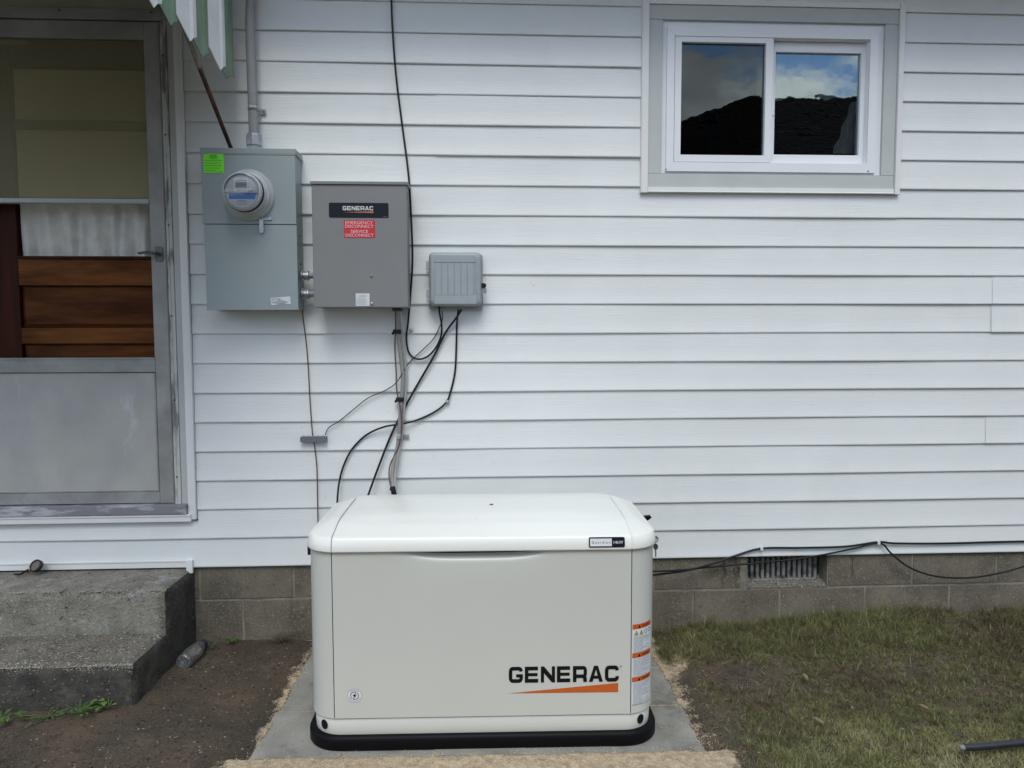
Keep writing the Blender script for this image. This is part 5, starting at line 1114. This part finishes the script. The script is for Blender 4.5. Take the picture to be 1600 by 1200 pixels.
# dry bits and soil crumbs on the dirt
cs, fs_, ts, off = [], [], [], 0
x, y = scatter(2600, -1.9, -.72, -1.5, -.02); k = (x > -1.2) | (y < -.62); x, y = x[k], y[k]; n = len(x)
addb(blades(x, y, rng.uniform(.006, .035, n), rng.uniform(.0008, .0018, n), rng.uniform(1.38, 1.52, n), rng.choice([.2, .1, .12, .9], n)))
np_mesh('dry_straw', np.concatenate(cs), np.concatenate(fs_), M_grass, attr=np.concatenate(ts), label='scattered dry straw on the brown dirt left of the generator', cat='straw', kind='stuff')
def crumbs(name, x, y, z, r, m, label=None, cat=None, parent=None, flat=.7):
    n = len(x); base = np.array([(1, 0, 0), (-1, 0, 0), (0, 1, 0), (0, -1, 0), (0, 0, 1), (0, 0, -1)], float); F8 = np.array([(0, 2, 4), (2, 1, 4), (1, 3, 4), (3, 0, 4), (2, 0, 5), (1, 2, 5), (3, 1, 5), (0, 3, 5)])
    P = base[None]*rng.uniform(.55, 1.2, (n, 6, 1))*r[:, None, None]; a = rng.uniform(0, 6.28, n); c_, s_ = np.cos(a)[:, None], np.sin(a)[:, None]
    Q = P.copy(); Q[..., 0] = P[..., 0]*c_-P[..., 1]*s_; Q[..., 1] = P[..., 0]*s_+P[..., 1]*c_; Q[..., 2] *= flat
    Q += np.stack([x, y, z], -1)[:, None]; f = (F8[None]+(np.arange(n)*6)[:, None, None]).reshape(-1, 3)
    np_mesh(name, Q.reshape(-1, 3), f, m, smooth=False, label=label, cat=cat, kind='stuff', parent=parent)
x, y = scatter(9000, -2.2, -.70, -1.6, -.01); k = ((x > -1.21) | (y < -.60)); x, y = x[k], y[k]; r = rng.gamma(2, .0009, len(x))+.0006
crumbs('soil_crumbs', x, y, gz(x, y), np.minimum(r, .007), M_soil, 'loose crumbs of brown soil beside the stoop', 'soil')
x, y = scatter(900, -2.1, -.74, -1.4, -.02); k = ((x > -1.2) | (y < -.62)); x, y = x[k], y[k]; crumbs('soil_crumbs', x, y, gz(x, y), rng.uniform(.004, .011, len(x))*rng.uniform(.5, 1, len(x)), M_soil, 'small clods of damp brown soil on the dirt beside the stoop', 'soil')
x, y = scatter(170, -1.5, -.74, -1.3, -.05); k = ((x > -1.2) | (y < -.62)); x, y = x[k], y[k]; crumbs('pale_pebbles', x, y, gz(x, y)+.001, rng.uniform(.0012, .0042, len(x)), mat('pale_pebble', (.34, .32, .28), rough=.8), 'tiny pale pebbles scattered over the dirt', 'gravel')
M_chip = mat('pale_exposed_aggregate', (.36, .345, .30), rough=.9, var=.4, vscale=80)
def nosing(n, yn, zn, seed):
    xx = rng.uniform(-2.2, XS1, n); k = (fbm(xx, 0*xx, seed, 7, 3) > .46); xx = xx[k]; n = len(xx); e_ = rng.exponential(.010, n)
    top = rng.uniform(0, 1, n) < .5; yy = yn+np.where(top, e_, .004); zz = zn-np.where(top, .004, e_+.004); xx = xx+shr*(.018-yy)
    P_ = Vector(stoop.location); crumbs('aggregate_chips', xx-P_.x, yy-P_.y, zz-P_.z, rng.uniform(.0012, .0045, n), M_chip, parent=stoop)
nosing(900, ys1, SZ1, 101); nosing(1300, ys2, z2, 102)
# sand grains spilled on the pavers and at their edges
x, y = scatter(42000, -.85, .98, -1.25, -.0); px, py = padloc(x, y); dd = np.maximum(np.abs(px)-.747, np.abs(py)-.47); inside = dd < 0
pr = np.where(inside, np.exp(dd/.018)*.95*(fbm(x, y, 91, 12) > .42), np.exp(-dd/.10)*.8); k = rng.uniform(0, 1, len(x)) < pr; x, y = x[k], y[k]; inside = inside[k]
crumbs('sand_grains', x, y, np.where(inside, .0, sandz(x, y))+.0005, rng.uniform(.0008, .0028, len(x)), mat('sand_grain', (.60, .50, .36), rough=.9, var=.3, vscale=60), 'loose tan sand grains spilled over the paver edges', 'sand')
x, y = scatter(5000, .78, 1.45, -.95, -.05); k = rng.uniform(0, 1, len(x)) < np.exp(-np.maximum(0, x-.85)/.15); x, y = x[k], y[k]; crumbs('soil_crumbs', x, y, gz(x, y), rng.uniform(.001, .005, len(x)), M_soil, 'loose brown soil crumbs between the pavers and the grass', 'soil')
# fallen leaves on the lawn
for u, v, l, s in ((1269, 1120, 'pale narrow fallen leaf on the grass in front of the bare patch', .045), (1330, 1103, 'small curled leaf on the grass right of the narrow fallen leaf', .018), (1433, 1100, 'thin pale twig-like leaf on the grass near the hose', .04), (1255, 1052, 'dry grey leaf on the bare soil patch in the lawn', .04), (1390, 1015, 'small round dead leaf on the grass bank below the foundation', .016)):
    b0 = Vector(Zp(u, v, .03)); q = MB(); r = random.Random(u); leafquad(q, b0, (r.uniform(-.4, .4), r.uniform(-1, -.5), .15), s*1.3, s*.38, .2); obj('fallen_leaf', q, M_leafd, None, label=l, cat='leaf')

# ---------------------------------------------------------------- behind the camera: what the window mirrors
def RF(u, v, yt, g=.03):
    d = ray(u, v); t_ = (g-CAMP[1])/d[1]; p_ = CAMP+d*t_; d2 = d*np.array([1, -1, 1]); return p_+d2*((yt-p_[1])/d2[1])
nh = thing('neighbour_house', 'dark shingled gable roof mirrored in the right window pane', 'house', (8, -16, 0))
rl, rr2 = RF(1180, 142, -14), RF(1345, 150, -14); e0 = RF(1062, 196, -14)
ridge_z = float(rl[2])-.05; RX0 = float(rl[0]); eav = 2.7; sl_ = (ridge_z-float(e0[2]))/(RX0-float(e0[0]))
XLe = RX0-(ridge_z-eav)/sl_; XRe = RX0+9
obj('wall', MB().box(XLe+.5, XRe-.5, -17.5, -11.0, -.1, eav), M_farwall, nh)
rf_ = MB(); yr = -14.2; yfz, ybk = -10.4, -18
rf_.add([(XLe, yfz, eav), (XRe, yfz, eav), (XRe, ybk, eav), (XLe, ybk, eav), (RX0, yr, ridge_z), (XRe-3, yr, ridge_z)], [(0, 1, 5, 4), (1, 2, 5), (2, 3, 4, 5), (3, 0, 4), (3, 2, 1, 0)])
obj('roof', rf_, M_shingle, nh)
for i in range(1, 56):
    t_ = i/56; y_ = yfz+(yr-yfz)*t_; z_ = eav+(ridge_z-eav)*t_; x_ = XLe+(RX0-XLe)*t_; xe_ = XRe-3*t_
    obj('shingle_course', MB().box(x_+.05, xe_-.05, y_-.01, y_+.02, z_-.005, z_+.014), M_shingle, nh)
vp = RF(1106, 190, -12.3); zr = float(vp[2]); obj('vent_pipe', MB().tube([(float(vp[0]), -12.3, zr-1.2), (float(vp[0]), -12.3, zr)], .09, 12).tube([(float(vp[0]), -12.3, zr-.02), (float(vp[0]), -12.3, zr+.12)], .17, 12), M_black, nh)
